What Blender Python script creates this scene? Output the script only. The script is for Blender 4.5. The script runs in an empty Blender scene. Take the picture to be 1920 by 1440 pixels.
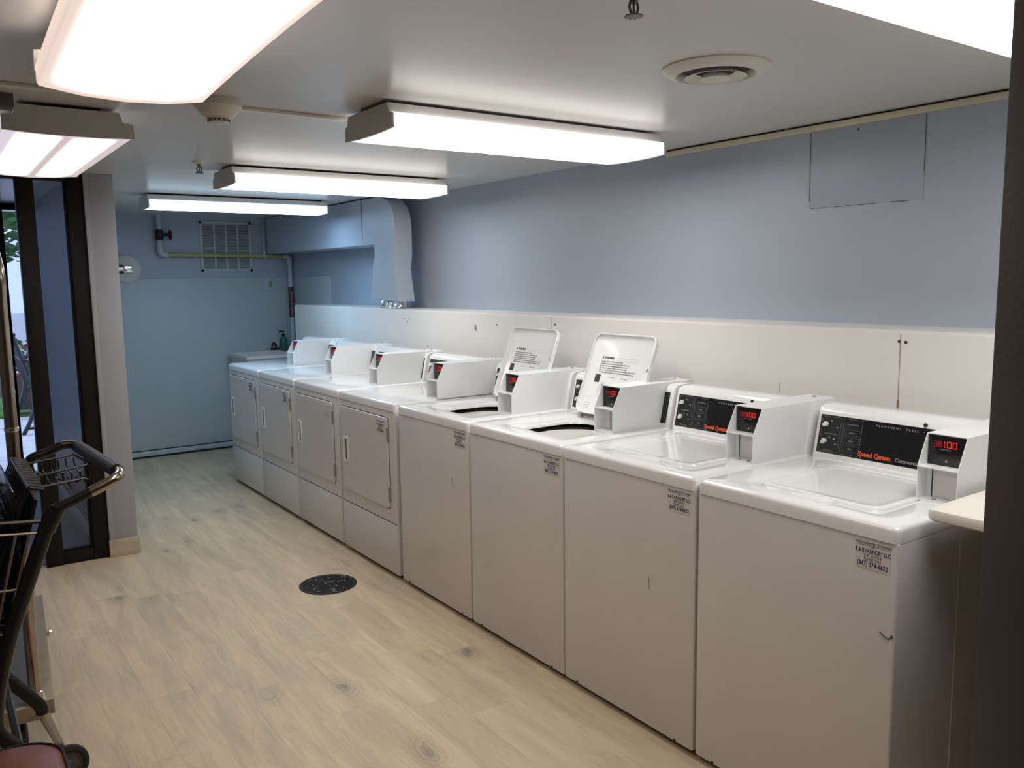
import bpy, bmesh, math, random
from mathutils import Vector, Matrix
random.seed(7)
SC = bpy.context.scene
COL = SC.collection
PI = math.pi

# ------------------------------------------------------------------ render look
SC.view_settings.view_transform = 'Standard'
SC.view_settings.look = 'None'
SC.view_settings.exposure = 0.85
SC.view_settings.gamma = 1.0
SC.view_settings.use_curve_mapping = False
SC.cycles.use_denoising = True
SC.cycles.max_bounces = 8
SC.cycles.diffuse_bounces = 5
SC.cycles.glossy_bounces = 4
SC.cycles.sample_clamp_indirect = 6.0

# ------------------------------------------------------------------ materials
MATS = {}
def new_mat(name):
    m = bpy.data.materials.new(name); m.use_nodes = True
    nt = m.node_tree; nt.nodes.clear()
    out = nt.nodes.new('ShaderNodeOutputMaterial')
    b = nt.nodes.new('ShaderNodeBsdfPrincipled')
    nt.links.new(b.outputs[0], out.inputs[0])
    MATS[name] = m
    return m, nt, b, out
def N(nt, typ, **kw):
    n = nt.nodes.new(typ)
    for k, v in kw.items(): setattr(n, k, v)
    return n
def math_node(nt, op, a, b=None, clamp=False):
    n = nt.nodes.new('ShaderNodeMath'); n.operation = op; n.use_clamp = clamp
    for i, v in enumerate((a, b)):
        if v is None: continue
        if isinstance(v, (int, float)): n.inputs[i].default_value = v
        else: nt.links.new(v, n.inputs[i])
    return n.outputs[0]
def mix_col(nt, fac, a, b, mode='MIX'):
    n = nt.nodes.new('ShaderNodeMix'); n.data_type = 'RGBA'; n.blend_type = mode
    for idx, v in ((0, fac), (6, a), (7, b)):
        if isinstance(v, (int, float)): n.inputs[idx].default_value = v
        elif isinstance(v, (tuple, list)): n.inputs[idx].default_value = (*v[:3], 1)
        else: nt.links.new(v, n.inputs[idx])
    return n.outputs[2]
def simple(name, col, rough=0.5, metal=0.0, var=0.0, vscale=6.0, bump=0.0, bscale=200.0, spec=0.5, coat=0.0):
    m, nt, b, out = new_mat(name)
    b.inputs['Base Color'].default_value = (*col, 1)
    b.inputs['Roughness'].default_value = rough
    b.inputs['Metallic'].default_value = metal
    b.inputs['Specular IOR Level'].default_value = spec
    b.inputs['Coat Weight'].default_value = coat
    b.inputs['Coat Roughness'].default_value = 0.08
    if var or bump:
        tc = N(nt, 'ShaderNodeTexCoord')
    if var:
        nz = N(nt, 'ShaderNodeTexNoise'); nz.inputs['Scale'].default_value = vscale; nz.inputs['Detail'].default_value = 4
        nt.links.new(tc.outputs['Object'], nz.inputs['Vector'])
        r = N(nt, 'ShaderNodeMapRange'); nt.links.new(nz.outputs[0], r.inputs[0])
        r.inputs[1].default_value = .3; r.inputs[2].default_value = .7
        r.inputs[3].default_value = 1 - var; r.inputs[4].default_value = 1 + var
        c = mix_col(nt, 1.0, col, r.outputs[0], 'MULTIPLY')
        nt.links.new(c, b.inputs['Base Color'])
    if bump:
        nb = N(nt, 'ShaderNodeTexNoise'); nb.inputs['Scale'].default_value = bscale; nb.inputs['Detail'].default_value = 2
        nt.links.new(tc.outputs['Object'], nb.inputs['Vector'])
        bp = N(nt, 'ShaderNodeBump'); bp.inputs['Strength'].default_value = bump; bp.inputs['Distance'].default_value = .002
        nt.links.new(nb.outputs[0], bp.inputs['Height']); nt.links.new(bp.outputs[0], b.inputs['Normal'])
    return m

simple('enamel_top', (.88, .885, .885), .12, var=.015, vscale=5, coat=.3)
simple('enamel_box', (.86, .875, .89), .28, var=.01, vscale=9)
simple('ceiling_paint', (.62, .615, .60), .28, var=.02, vscale=2.0, bump=.05, bscale=60, spec=.55)
simple('wall_blue', (.39, .44, .515), .42, var=.03, vscale=1.5, bump=.12, bscale=120)
simple('wall_pale', (.47, .545, .585), .45, var=.02, vscale=2.0, bump=.10, bscale=120)
simple('wall_grey', (.375, .385, .415), .5, var=.03, vscale=2.0, bump=.15, bscale=120)
simple('wall_vest', (.22, .245, .295), .5, var=.03, vscale=2.0, bump=.1, bscale=120)
simple('wall_dark_grey', (.17, .165, .16), .6)  # grey darkened so the unseen walls bounce less light
simple('dark_paint_and_shade', (.092, .080, .078), .55, var=.15, vscale=3, bump=.3, bscale=90)
simple('bronze_frame', (.010, .009, .0085), .5, spec=.2, var=.1, vscale=5)
simple('cream_trim', (.62, .57, .42), .5, var=.08, vscale=4)
simple('cream_plastic', (.66, .64, .58), .45)
simple('black', (.006, .006, .006), .6)
simple('gap', (.012, .011, .010), .8)
simple('panel_black', (.010, .010, .011), .22)
simple('panel_line', (.16, .16, .16), .4)
simple('letter_grey', (.38, .38, .38), .4)
simple('letter_red', (.75, .10, .035), .4)
simple('letter_navy', (.02, .02, .12), .5)
simple('letter_black', (.03, .03, .03), .5)
simple('print_grey', (.36, .36, .36), .5)
simple('print_dark', (.16, .16, .16), .5)
simple('knob_pale', (.78, .78, .74), .3)
simple('sticker', (.70, .67, .66), .5)
simple('sticker_bare', (.66, .60, .58), .5)
simple('chrome', (.82, .82, .80), .12, metal=1.0)
simple('steel_dull', (.45, .44, .42), .38, metal=1.0)
simple('steel_dark', (.16, .14, .125), .4, metal=.9)
simple('bronze_tube', (.36, .31, .26), .20, metal=1.0, var=.15, vscale=12)
simple('cart_black', (.010, .0095, .0095), .28, var=.2, vscale=20, spec=.32)
simple('cart_wire', (.20, .17, .14), .35, metal=.6)
simple('grip_plastic', (.012, .014, .015), .45, bump=.2, bscale=150)
simple('rubber', (.014, .014, .014), .7)
simple('wheel_hub', (.09, .08, .07), .5)
simple('red_vinyl', (.165, .058, .040), .42, var=.08, vscale=14, bump=.15, bscale=300)
simple('carpet_grey', (.085, .09, .10), .95, bump=.6, bscale=400)
simple('tan_metal', (.32, .26, .18), .4, metal=.3, var=.12, vscale=14)
simple('tile_tan', (.50, .43, .33), .35, var=.15, vscale=18)
simple('tile_dark', (.07, .075, .09), .4, var=.2, vscale=14)
simple('grout', (.30, .26, .21), .8)
simple('laminate', (.82, .77, .71), .32)
simple('chase_paint', (.80, .775, .745), .38, var=.02, vscale=3)
simple('pipe_white', (.50, .56, .60), .4)
simple('pipe_yellow', (.42, .40, .17), .45)
simple('label_maroon', (.13, .025, .045), .4)
simple('valve_black', (.015, .012, .012), .5)
simple('valve_red', (.09, .015, .02), .45)
simple('vent_paint', (.50, .53, .56), .5)
simple('sink_plastic', (.66, .67, .66), .35)
simple('soap_green', (.02, .16, .12), .25)
simple('tub_grey', (.66, .65, .62), .4)
simple('iron', (.028, .024, .024), .5, metal=.5, var=.4, vscale=60, bump=.5, bscale=90)
simple('housing', (.56, .55, .53), .45)
simple('concrete', (.55, .57, .62), .9, var=.05, vscale=3)
simple('grass', (.06, .17, .03), .9, var=.5, vscale=40, bump=.8, bscale=60)
simple('leaf', (.035, .10, .03), .6, var=.4, vscale=4)
simple('bark', (.12, .11, .10), .9, var=.3, vscale=20)
simple('building', (.70, .74, .86), .8)
simple('building_band', (.45, .47, .52), .8)
simple('bench_black', (.012, .014, .02), .4)
simple('planter', (.07, .05, .045), .8)
simple('flower_red', (.45, .02, .05), .6)
simple('foil', (.85, .85, .85), .22, metal=1.0, bump=.6, bscale=30)
simple('scuff', (.10, .12, .13), .6)
simple('screw_hole', (.05, .045, .04), .8)
simple('crack', (.28, .19, .12), .8)

# painted steel cabinet fronts: fine orange peel plus faint grime blotches
m, nt, b, out = new_mat('enamel_front')
tc = N(nt, 'ShaderNodeTexCoord')
n1 = N(nt, 'ShaderNodeTexNoise'); n1.inputs['Scale'].default_value = 3.2; n1.inputs['Detail'].default_value = 5
nt.links.new(tc.outputs['Object'], n1.inputs['Vector'])
r1 = N(nt, 'ShaderNodeMapRange'); nt.links.new(n1.outputs[0], r1.inputs[0])
r1.inputs[1].default_value = .35; r1.inputs[2].default_value = .75; r1.inputs[3].default_value = 0; r1.inputs[4].default_value = .35
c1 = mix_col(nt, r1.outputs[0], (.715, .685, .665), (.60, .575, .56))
n2 = N(nt, 'ShaderNodeTexNoise'); n2.inputs['Scale'].default_value = 14; n2.inputs['Detail'].default_value = 6; n2.inputs['Roughness'].default_value = .7
mp = N(nt, 'ShaderNodeMapping'); mp.inputs['Scale'].default_value = (1, 1, .35)
nt.links.new(tc.outputs['Object'], mp.inputs[0]); nt.links.new(mp.outputs[0], n2.inputs['Vector'])
r2 = N(nt, 'ShaderNodeMapRange'); nt.links.new(n2.outputs[0], r2.inputs[0])
r2.inputs[1].default_value = .68; r2.inputs[2].default_value = .80; r2.inputs[3].default_value = 0; r2.inputs[4].default_value = .35
c2 = mix_col(nt, r2.outputs[0], c1, (.38, .36, .35))
nt.links.new(c2, b.inputs['Base Color'])
b.inputs['Roughness'].default_value = .27
nb = N(nt, 'ShaderNodeTexNoise'); nb.inputs['Scale'].default_value = 260; nb.inputs['Detail'].default_value = 1
nt.links.new(tc.outputs['Object'], nb.inputs['Vector'])
bp = N(nt, 'ShaderNodeBump'); bp.inputs['Strength'].default_value = .25; bp.inputs['Distance'].default_value = .001
nt.links.new(nb.outputs[0], bp.inputs['Height']); nt.links.new(bp.outputs[0], b.inputs['Normal'])

# vinyl plank floor: planks run along Y
m, nt, b, out = new_mat('plank_floor')
tc = N(nt, 'ShaderNodeTexCoord')
sep = N(nt, 'ShaderNodeSeparateXYZ'); nt.links.new(tc.outputs['Object'], sep.inputs[0])
X, Y = sep.outputs[0], sep.outputs[1]
PW, PL = .152, 1.22
row = math_node(nt, 'FLOOR', math_node(nt, 'DIVIDE', math_node(nt, 'ADD', X, 10.0), PW))
wn = N(nt, 'ShaderNodeTexWhiteNoise', noise_dimensions='1D'); nt.links.new(row, wn.inputs['W'])
ysh = math_node(nt, 'ADD', math_node(nt, 'DIVIDE', math_node(nt, 'ADD', Y, 10.0), PL), math_node(nt, 'MULTIPLY', wn.outputs[0], 7.0))
colm = math_node(nt, 'FLOOR', ysh)
cmb = N(nt, 'ShaderNodeCombineXYZ'); nt.links.new(row, cmb.inputs[0]); nt.links.new(colm, cmb.inputs[1])
wn2 = N(nt, 'ShaderNodeTexWhiteNoise', noise_dimensions='3D'); nt.links.new(cmb.outputs[0], wn2.inputs['Vector'])
prand = wn2.outputs[0]
# plank-specific offset of the grain
gx = math_node(nt, 'ADD', X, math_node(nt, 'MULTIPLY', prand, 13.0))
gy = math_node(nt, 'ADD', Y, math_node(nt, 'MULTIPLY', prand, 29.0))
def vec(x, y, sx, sy):
    c = N(nt, 'ShaderNodeCombineXYZ')
    nt.links.new(math_node(nt, 'MULTIPLY', x, sx), c.inputs[0]); nt.links.new(math_node(nt, 'MULTIPLY', y, sy), c.inputs[1])
    return c.outputs[0]
def noise(v, scale, detail=4, rough=.55, dist=0.0):
    n = N(nt, 'ShaderNodeTexNoise'); n.inputs['Scale'].default_value = scale; n.inputs['Detail'].default_value = detail
    n.inputs['Roughness'].default_value = rough; n.inputs['Distortion'].default_value = dist
    nt.links.new(v, n.inputs['Vector']); return n.outputs[0]
def rng(v, a, b_, c, d):
    r = N(nt, 'ShaderNodeMapRange'); nt.links.new(v, r.inputs[0])
    for i, q in enumerate((a, b_, c, d)): r.inputs[i + 1].default_value = q
    return r.outputs[0]
broad = noise(vec(gx, gy, 9, 1.6), 1.0, 4, .6, .6)
streak = noise(vec(gx, gy, 70, 4.5), 1.0, 5, .65, .8)
fine = noise(vec(gx, gy, 260, 16), 1.0, 3, .6, .2)
base = mix_col(nt, rng(broad, .36, .66, 0, 1), (.70, .56, .37), (.52, .42, .29))
base = mix_col(nt, rng(streak, .50, .74, 0, .50), base, (.36, .29, .20))
base = mix_col(nt, rng(fine, .3, .7, 0, .22), base, (.60, .52, .42))
pv = rng(prand, 0, 1, .955, 1.045)
base = mix_col(nt, 1.0, base, pv, 'MULTIPLY')
# knots: distorted rings around sparse cell points
vv = N(nt, 'ShaderNodeTexVoronoi'); vv.feature = 'F1'; vv.inputs['Scale'].default_value = 1.0
wob = noise(vec(gx, gy, 14, 9), 1.0, 3, .6)
kx = math_node(nt, 'ADD', math_node(nt, 'MULTIPLY', gx, 4.2), math_node(nt, 'MULTIPLY', wob, .25))
ky = math_node(nt, 'ADD', math_node(nt, 'MULTIPLY', gy, 2.5), math_node(nt, 'MULTIPLY', wob, .25))
kc = N(nt, 'ShaderNodeCombineXYZ'); nt.links.new(kx, kc.inputs[0]); nt.links.new(ky, kc.inputs[1])
nt.links.new(kc.outputs[0], vv.inputs['Vector'])
dist = vv.outputs['Distance']
sc_ = N(nt, 'ShaderNodeSeparateColor'); nt.links.new(vv.outputs['Color'], sc_.inputs[0])
keep = math_node(nt, 'GREATER_THAN', sc_.outputs[0], .36)
core = math_node(nt, 'MULTIPLY', rng(dist, .02, .11, .62, 0), keep)
halo = math_node(nt, 'MULTIPLY', rng(dist, .05, .30, .38, 0), keep)
ring = math_node(nt, 'SINE', math_node(nt, 'MULTIPLY', math_node(nt, 'ADD', dist, math_node(nt, 'MULTIPLY', wob, .12)), 95.0))
ringm = math_node(nt, 'MULTIPLY', math_node(nt, 'MULTIPLY', rng(ring, .2, 1, 0, 1), rng(dist, .08, .34, .38, 0)), keep)
base = mix_col(nt, halo, base, (.30, .265, .215))
base = mix_col(nt, ringm, base, (.21, .18, .14))
base = mix_col(nt, core, base, (.15, .13, .105))
# plank seams
fx = math_node(nt, 'FRACT', math_node(nt, 'DIVIDE', math_node(nt, 'ADD', X, 10.0), PW))
fy = math_node(nt, 'FRACT', ysh)
sx = math_node(nt, 'LESS_THAN', math_node(nt, 'MINIMUM', fx, math_node(nt, 'SUBTRACT', 1.0, fx)), .006)
sy = math_node(nt, 'LESS_THAN', math_node(nt, 'MINIMUM', fy, math_node(nt, 'SUBTRACT', 1.0, fy)), .0009)
seam = math_node(nt, 'MAXIMUM', sx, sy)
base = mix_col(nt, math_node(nt, 'MULTIPLY', seam, .28), base, (.17, .145, .115))
nt.links.new(base, b.inputs['Base Color'])
b.inputs['Roughness'].default_value = .48
b.inputs['Specular IOR Level'].default_value = .35
bp = N(nt, 'ShaderNodeBump'); bp.inputs['Strength'].default_value = .18; bp.inputs['Distance'].default_value = .002
nt.links.new(streak, bp.inputs['Height']); nt.links.new(bp.outputs[0], b.inputs['Normal'])

def glass_mat():
    m, nt, b, out = new_mat('glass')
    nt.nodes.remove(b)
    tr = N(nt, 'ShaderNodeBsdfTransparent'); tr.inputs[0].default_value = (.82, .85, .90, 1)
    gl = N(nt, 'ShaderNodeBsdfGlossy'); gl.inputs['Roughness'].default_value = .02
    fr = N(nt, 'ShaderNodeFresnel'); fr.inputs[0].default_value = 1.5
    mx = N(nt, 'ShaderNodeMixShader')
    nt.links.new(fr.outputs[0], mx.inputs[0]); nt.links.new(tr.outputs[0], mx.inputs[1]); nt.links.new(gl.outputs[0], mx.inputs[2])
    nt.links.new(mx.outputs[0], out.inputs[0])
glass_mat()

def emit(name, col, strength, base=(.02, 0, 0)):
    m, nt, b, out = new_mat(name)
    b.inputs['Base Color'].default_value = (*base, 1)
    b.inputs['Emission Color'].default_value = (*col, 1)
    b.inputs['Emission Strength'].default_value = strength
    return m
emit('led_on', (1.0, .035, .02), .45)
emit('led_dim', (1.0, .03, .02), .10)

def lens_mat(name, col, edge_col, s_hi, s_lo, axis, tubes, width):
    """Glowing prismatic lens: brightest right under each tube, dimmer between and at the edges."""
    m, nt, b, out = new_mat(name)
    tc = N(nt, 'ShaderNodeTexCoord'); sp = N(nt, 'ShaderNodeSeparateXYZ'); nt.links.new(tc.outputs['Object'], sp.inputs[0])
    across = sp.outputs[axis]; along = sp.outputs[1 - axis]
    tot = None
    for t in tubes:
        d = math_node(nt, 'ABSOLUTE', math_node(nt, 'SUBTRACT', across, t))
        r = N(nt, 'ShaderNodeMapRange'); r.interpolation_type = 'SMOOTHSTEP'; nt.links.new(d, r.inputs[0])
        r.inputs[1].default_value = width * .35; r.inputs[2].default_value = width
        r.inputs[3].default_value = 1; r.inputs[4].default_value = 0
        tot = r.outputs[0] if tot is None else math_node(nt, 'MAXIMUM', tot, r.outputs[0])
    e = N(nt, 'ShaderNodeMapRange'); e.interpolation_type = 'SMOOTHSTEP'
    nt.links.new(math_node(nt, 'ABSOLUTE', along), e.inputs[0])
    e.inputs[1].default_value = .50; e.inputs[2].default_value = .605; e.inputs[3].default_value = 1; e.inputs[4].default_value = .0
    f = math_node(nt, 'MULTIPLY', tot, e.outputs[0])
    st = math_node(nt, 'ADD', math_node(nt, 'MULTIPLY', f, s_hi - s_lo), s_lo)
    c = mix_col(nt, f, edge_col, col)
    b.inputs['Base Color'].default_value = (.7, .7, .7, 1); b.inputs['Roughness'].default_value = .3
    nt.links.new(c, b.inputs['Emission Color']); nt.links.new(st, b.inputs['Emission Strength'])
    return m
LS = 4.6
lens_mat('lens_neutral', (1.0, .985, .955), (1.0, .95, .91), LS * 1.25, .95, 1, (-.07, .07), .125)
lens_mat('lens_cool', (.42, .70, 1.0), (.58, .80, 1.0), LS * 2.7, .95, 1, (-.01,), .12)
lens_mat('lens_warm', (1.0, .87, .78), (1.0, .78, .68), LS * 1.05, .42, 0, (-.055, .055), .125)
lens_mat('lens_pink', (1.0, .90, .88), (.95, .80, .80), LS * .85, .30, 0, (-.085, .085), .078)

# ------------------------------------------------------------------ mesh helpers
def finish(name, bm, mat, parent=None, loc=(0, 0, 0), smooth=True, angle=35):
    me = bpy.data.meshes.new(name)
    bmesh.ops.recalc_face_normals(bm, faces=bm.faces[:])
    bm.to_mesh(me); bm.free()
    me.materials.append(MATS[mat])
    if smooth:
        for p in me.polygons: p.use_smooth = True
        me.set_sharp_from_angle(angle=math.radians(angle))
    o = bpy.data.objects.new(name, me); COL.objects.link(o)
    o.location = loc
    if parent: o.parent = parent
    return o
def tag(o, label=None, cat=None, group=None, kind=None):
    if label: o['label'] = label
    if cat: o['category'] = cat
    if group: o['group'] = group
    if kind: o['kind'] = kind
    return o
def empty(name, loc=(0, 0, 0), rz=0.0):
    o = bpy.data.objects.new(name, None); COL.objects.link(o)
    o.location = loc; o.rotation_euler = (0, 0, rz); o.empty_display_size = .1
    return o
def copy_tree(o, parent=None):
    c = o.copy(); COL.objects.link(c); c.parent = parent
    for ch in list(o.children): copy_tree(ch, c)
    return c
def B(): return bmesh.new()
def box(bm, lo, hi, bev=0.0, seg=2):
    t = bmesh.new()
    bmesh.ops.create_cube(t, size=1)
    for v in t.verts:
        v.co = Vector([(lo[i] + hi[i]) / 2 + v.co[i] * (hi[i] - lo[i]) for i in range(3)])
    if bev: bmesh.ops.bevel(t, geom=t.edges[:], offset=bev, segments=seg, affect='EDGES', profile=.5)
    merge(bm, t); return bm
def merge(bm, t, M=None):
    me = bpy.data.meshes.new('tmp'); t.to_mesh(me); t.free()
    if M is not None: me.transform(M)
    bm.from_mesh(me); bpy.data.meshes.remove(me)
def frame_of(d):
    d = d.normalized(); a = Vector((0, 0, 1)) if abs(d.z) < .9 else Vector((1, 0, 0))
    u = d.cross(a).normalized(); return u, d.cross(u).normalized()
def loft(bm, loops, cap0=True, cap1=True, closed=True):
    rings = [[bm.verts.new(p) for p in l] for l in loops]
    n = len(rings[0])
    for a, b_ in zip(rings, rings[1:]):
        for i in range(n if closed else n - 1):
            j = (i + 1) % n
            bm.faces.new((a[i], a[j], b_[j], b_[i]))
    if cap0: bm.faces.new(rings[0])
    if cap1: bm.faces.new(rings[-1])
    return bm
def smooth_path(pts, k=5, closed=False):
    P = [Vector(p) for p in pts]; out = []; n = len(P)
    for i in range(n if closed else n - 1):
        a, b_ = P[i], P[(i + 1) % n]
        p0 = P[i - 1] if (i > 0 or closed) else a; p3 = P[(i + 2) % n] if (i + 2 < n or closed) else b_
        for s in range(k):
            t = s / k
            out.append(.5 * ((2 * a) + (-p0 + b_) * t + (2 * p0 - 5 * a + 4 * b_ - p3) * t * t + (-p0 + 3 * a - 3 * b_ + p3) * t ** 3))
    if not closed: out.append(P[-1])
    return out
def tube(bm, pts, r, seg=8, closed=False):
    P = [Vector(p) for p in pts]; n = len(P); loops = []
    u = None
    for i in range(n):
        if closed: d = (P[(i + 1) % n] - P[i - 1])
        else: d = P[min(i + 1, n - 1)] - P[max(i - 1, 0)]
        d.normalize()
        if u is None: u, v = frame_of(d)
        else:
            u = (u - d * u.dot(d)).normalized(); v = d.cross(u)
        rr = r[i] if isinstance(r, (list, tuple)) else r
        loops.append([P[i] + (u * math.cos(2 * PI * k / seg) + v * math.sin(2 * PI * k / seg)) * rr for k in range(seg)])
    if closed:
        loops.append(loops[0]); loft(bm, loops, False, False)
        bmesh.ops.remove_doubles(bm, verts=bm.verts[:], dist=1e-7)
    else: loft(bm, loops)
    return bm
def cyl(bm, p0, p1, r, seg=20, r1=None):
    return tube(bm, [p0, p1], [r, r if r1 is None else r1], seg)
def lathe(bm, prof, c, axis=2, seg=40, cap0=False, cap1=False):
    c = Vector(c); loops = []
    for r, h in prof:
        l = []
        for k in range(seg):
            a = 2 * PI * k / seg; q = [0, 0, 0]
            q[(axis + 1) % 3] = math.cos(a) * r; q[(axis + 2) % 3] = math.sin(a) * r; q[axis] = h
            l.append(c + Vector(q))
        loops.append(l)
    return loft(bm, loops, cap0, cap1)
def prism(bm, poly, axis, lo, hi):
    """poly: 2-D points in the two other axes (ascending order)."""
    def p3(p, t):
        q = [0, 0, 0]; o = [i for i in range(3) if i != axis]
        q[o[0]], q[o[1]] = p; q[axis] = t; return q
    return loft(bm, [[p3(p, lo) for p in poly], [p3(p, hi) for p in poly]])
def rrect(x0, x1, y0, y1, r, n=8):
    pts = []
    for cx, cy, a0 in ((x1 - r, y1 - r, 0), (x0 + r, y1 - r, PI / 2), (x0 + r, y0 + r, PI), (x1 - r, y0 + r, 1.5 * PI)):
        for k in range(n):
            a = a0 + PI / 2 * k / (n - 1); pts.append((cx + r * math.cos(a), cy + r * math.sin(a)))
    return pts
def text(body, size, mat, parent, origin, right, up, name='lettering', align='LEFT', bold=0.0, squash=1.0, depth=.0002, space=1.0):
    cu = bpy.data.curves.new('t', 'FONT'); cu.body = body; cu.size = size
    cu.align_x = align; cu.extrude = depth; cu.offset = bold; cu.resolution_u = 2; cu.space_character = space
    to = bpy.data.objects.new('t', cu); COL.objects.link(to)
    bpy.context.view_layer.update()
    dg = bpy.context.evaluated_depsgraph_get()
    me = bpy.data.meshes.new_from_object(to.evaluated_get(dg))
    bpy.data.objects.remove(to); bpy.data.curves.remove(cu)
    r = Vector(right).normalized(); u = Vector(up).normalized(); n = r.cross(u)
    M = Matrix(((r.x * squash, u.x, n.x, origin[0]), (r.y * squash, u.y, n.y, origin[1]), (r.z * squash, u.z, n.z, origin[2]), (0, 0, 0, 1)))
    me.transform(M); me.materials.clear(); me.materials.append(MATS[mat]); me.name = name
    o = bpy.data.objects.new(name, me); COL.objects.link(o)
    if parent: o.parent = parent
    return o
def text_into(bm, body, size, origin, right, up, align='LEFT', bold=0.0, squash=1.0):
    o = text(body, size, 'letter_black', None, origin, right, up, align=align, bold=bold, squash=squash)
    bm.from_mesh(o.data); me = o.data; bpy.data.objects.remove(o); bpy.data.meshes.remove(me)
def structure(o): return tag(o, kind='structure')

CEIL = 2.142
XW = 1.05           # right wall
YF = 6.82           # far wall
DX = (0, -1, 0)     # reading direction on faces that look towards -X
UP = (0, 0, 1)

# ------------------------------------------------------------------ the setting
structure(finish('floor', box(B(), (-2.9, -2.6, -.12), (XW + .12, YF + .12, 0)), 'plank_floor', smooth=False))
bm = B()
box(bm, (-2.9, -2.6, CEIL), (XW + .12, YF + .12, CEIL + .12))
structure(finish('ceiling', bm, 'ceiling_paint', smooth=False))
structure(finish('wall_right', box(B(), (XW, -2.6, 0), (XW + .12, YF + .12, CEIL)), 'wall_blue', smooth=False))
structure(finish('wall_far', box(B(), (-1.14, YF, 0), (XW, YF + .12, CEIL)), 'wall_blue', smooth=False))
# smooth pale lower panel over the far wall, wrapping the corner
bm = B(); box(bm, (-.99, YF - .010, .0), (XW, YF, 1.588), .002); box(bm, (XW - .010, 5.875, 0), (XW, YF - .010, 1.588), .002)
structure(finish('trim_1', bm, 'wall_pale'))
structure(finish('wall_left', box(B(), (-1.14, 4.03, 0), (-.99, YF, CEIL), .004), 'wall_grey'))
structure(finish('wall_side', box(B(), (-2.9, -2.6, 0), (-2.78, YF, CEIL)), 'wall_dark_grey', smooth=False))
structure(finish('wall_back', box(B(), (-2.78, -2.6, 0), (XW, -2.48, CEIL)), 'wall_dark_grey', smooth=False))
structure(finish('wall_near', box(B(), (-.575, -.57, 0), (XW, -.455, CEIL), .004), 'dark_paint_and_shade'))  # unlit grey wall end; its shade is put into the dark colour
# plumbing chase behind the machines
bm = B()
prism(bm, [(.78, 0), (XW, 0), (XW, 1.0), (.78, 1.0)], 1, -.46, 6.06)
for v in bm.verts:
    if v.co.z > .5: v.co.z = 1.360 if v.co.y < 1 else 1.345
bmesh.ops.bevel(bm, geom=[e for e in bm.edges if all(v.co.z > .5 and v.co.x < .9 for v in e.verts)], offset=.008, segments=2, affect='EDGES')
chase = finish('wall_chase', bm, 'chase_paint'); structure(chase)
bm = B()
for z0, z1, w in ((1.27, 1.345, .0012), (1.07, 1.12, .0035), (1.12, 1.27, .0010)):
    box(bm, (.7790, .474 - w, z0), (.7802, .474 + w, z1))
finish('crack', bm, 'crack', chase)
finish('seam', box(B(), (.7790, 2.392 - .001, 1.22), (.7802, 2.392 + .001, 1.345)), 'print_grey', chase)
finish('seam', box(B(), (.7790, .955, 1.098), (.7802, .957, 1.135)), 'print_grey', chase)
for y, z, r in ((.4787, 1.32, .0055), (.455, 1.318, .0055), (2.415, 1.278, .006), (2.36, 1.307, .006), (2.899, 1.286, .005), (4.02, 1.285, .004), (3.96, 1.287, .004), (3.98, 1.268, .004), (3.71, 1.115, .005)):
    finish('screw_hole', cyl(B(), (.7788, y, z), (.781, y, z), r, 10), 'screw_hole', chase)
# cream moulding high on the right wall with its dark gap above
structure(finish('trim_2', box(B(), (XW - .014, -.455, 2.112), (XW, 1.83, 2.134), .002), 'cream_trim'))
bm = B(); box(bm, (XW - .006, -.455, 2.134), (XW, 1.15, CEIL - .001)); box(bm, (XW - .006, 1.17, 2.136), (XW, 1.83, CEIL - .001))
structure(finish('trim_3', bm, 'gap', smooth=False))
# baseboards
bm = B(); box(bm, (-.99, YF - .022, .018), (.9, YF - .010, .062), .003)
structure(finish('baseboard_far', bm, 'wall_pale'))
bm = B(); box(bm, (-.99, YF - .014, .0), (.9, YF - .010, .018)); box(bm, (-.99, YF - .016, .062), (.9, YF - .010, .070))
structure(finish('trim_4', bm, 'gap', smooth=False))
bm = B(); box(bm, (-1.146, 4.014, 0), (-.984, 4.03, .10), .003); box(bm, (-.99, 4.03, 0), (-.980, 4.10, .10), .003)
structure(finish('baseboard_left', bm, 'tile_tan'))
# corner guard on the end of the left wall
structure(finish('trim_5', box(B(), (-1.1405, 4.026, .10), (-1.118, 4.0305, CEIL), .001), 'wall_grey'))
# small vertical pipe chase end and grey stub by the far skirting
structure(finish('trim_6', box(B(), (-.515, YF - .03, .05), (-.49, YF - .010, .27), .004), 'building_band'))

# access panel painted over, high on the right wall
ap = empty('access_panel', (XW, .804, 1.808))
tag(ap, 'square access hatch painted over in wall blue, high on the right wall', 'hatch')
finish('hatch_panel', box(B(), (-.0022, -.235, .003), (0, .235, .312), .0008), 'wall_blue', ap)
def edge(y0, y1, z0, z1): finish('outline_gap', box(B(), (-.0030, min(y0, y1), min(z0, z1)), (-.0015, max(y0, y1), max(z0, z1))), 'gap', ap, smooth=False)
edge(.2350, .2364, .03, .30); edge(-.2358, -.2350, .10, .30)
for a, b_ in ((-.236, -.12), (-.08, .02), (.05, .16)): edge(a, b_, .3115, .3128)
for a, b_ in ((.16, .205), (.05, .12), (-.05, .02), (-.18, -.11), (.215, .228)): edge(a, b_, .0020, .0032)
finish('screw', cyl(B(), (-.004, .03, .285), (-.001, .03, .285), .004, 10), 'screw_hole', ap)

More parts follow.
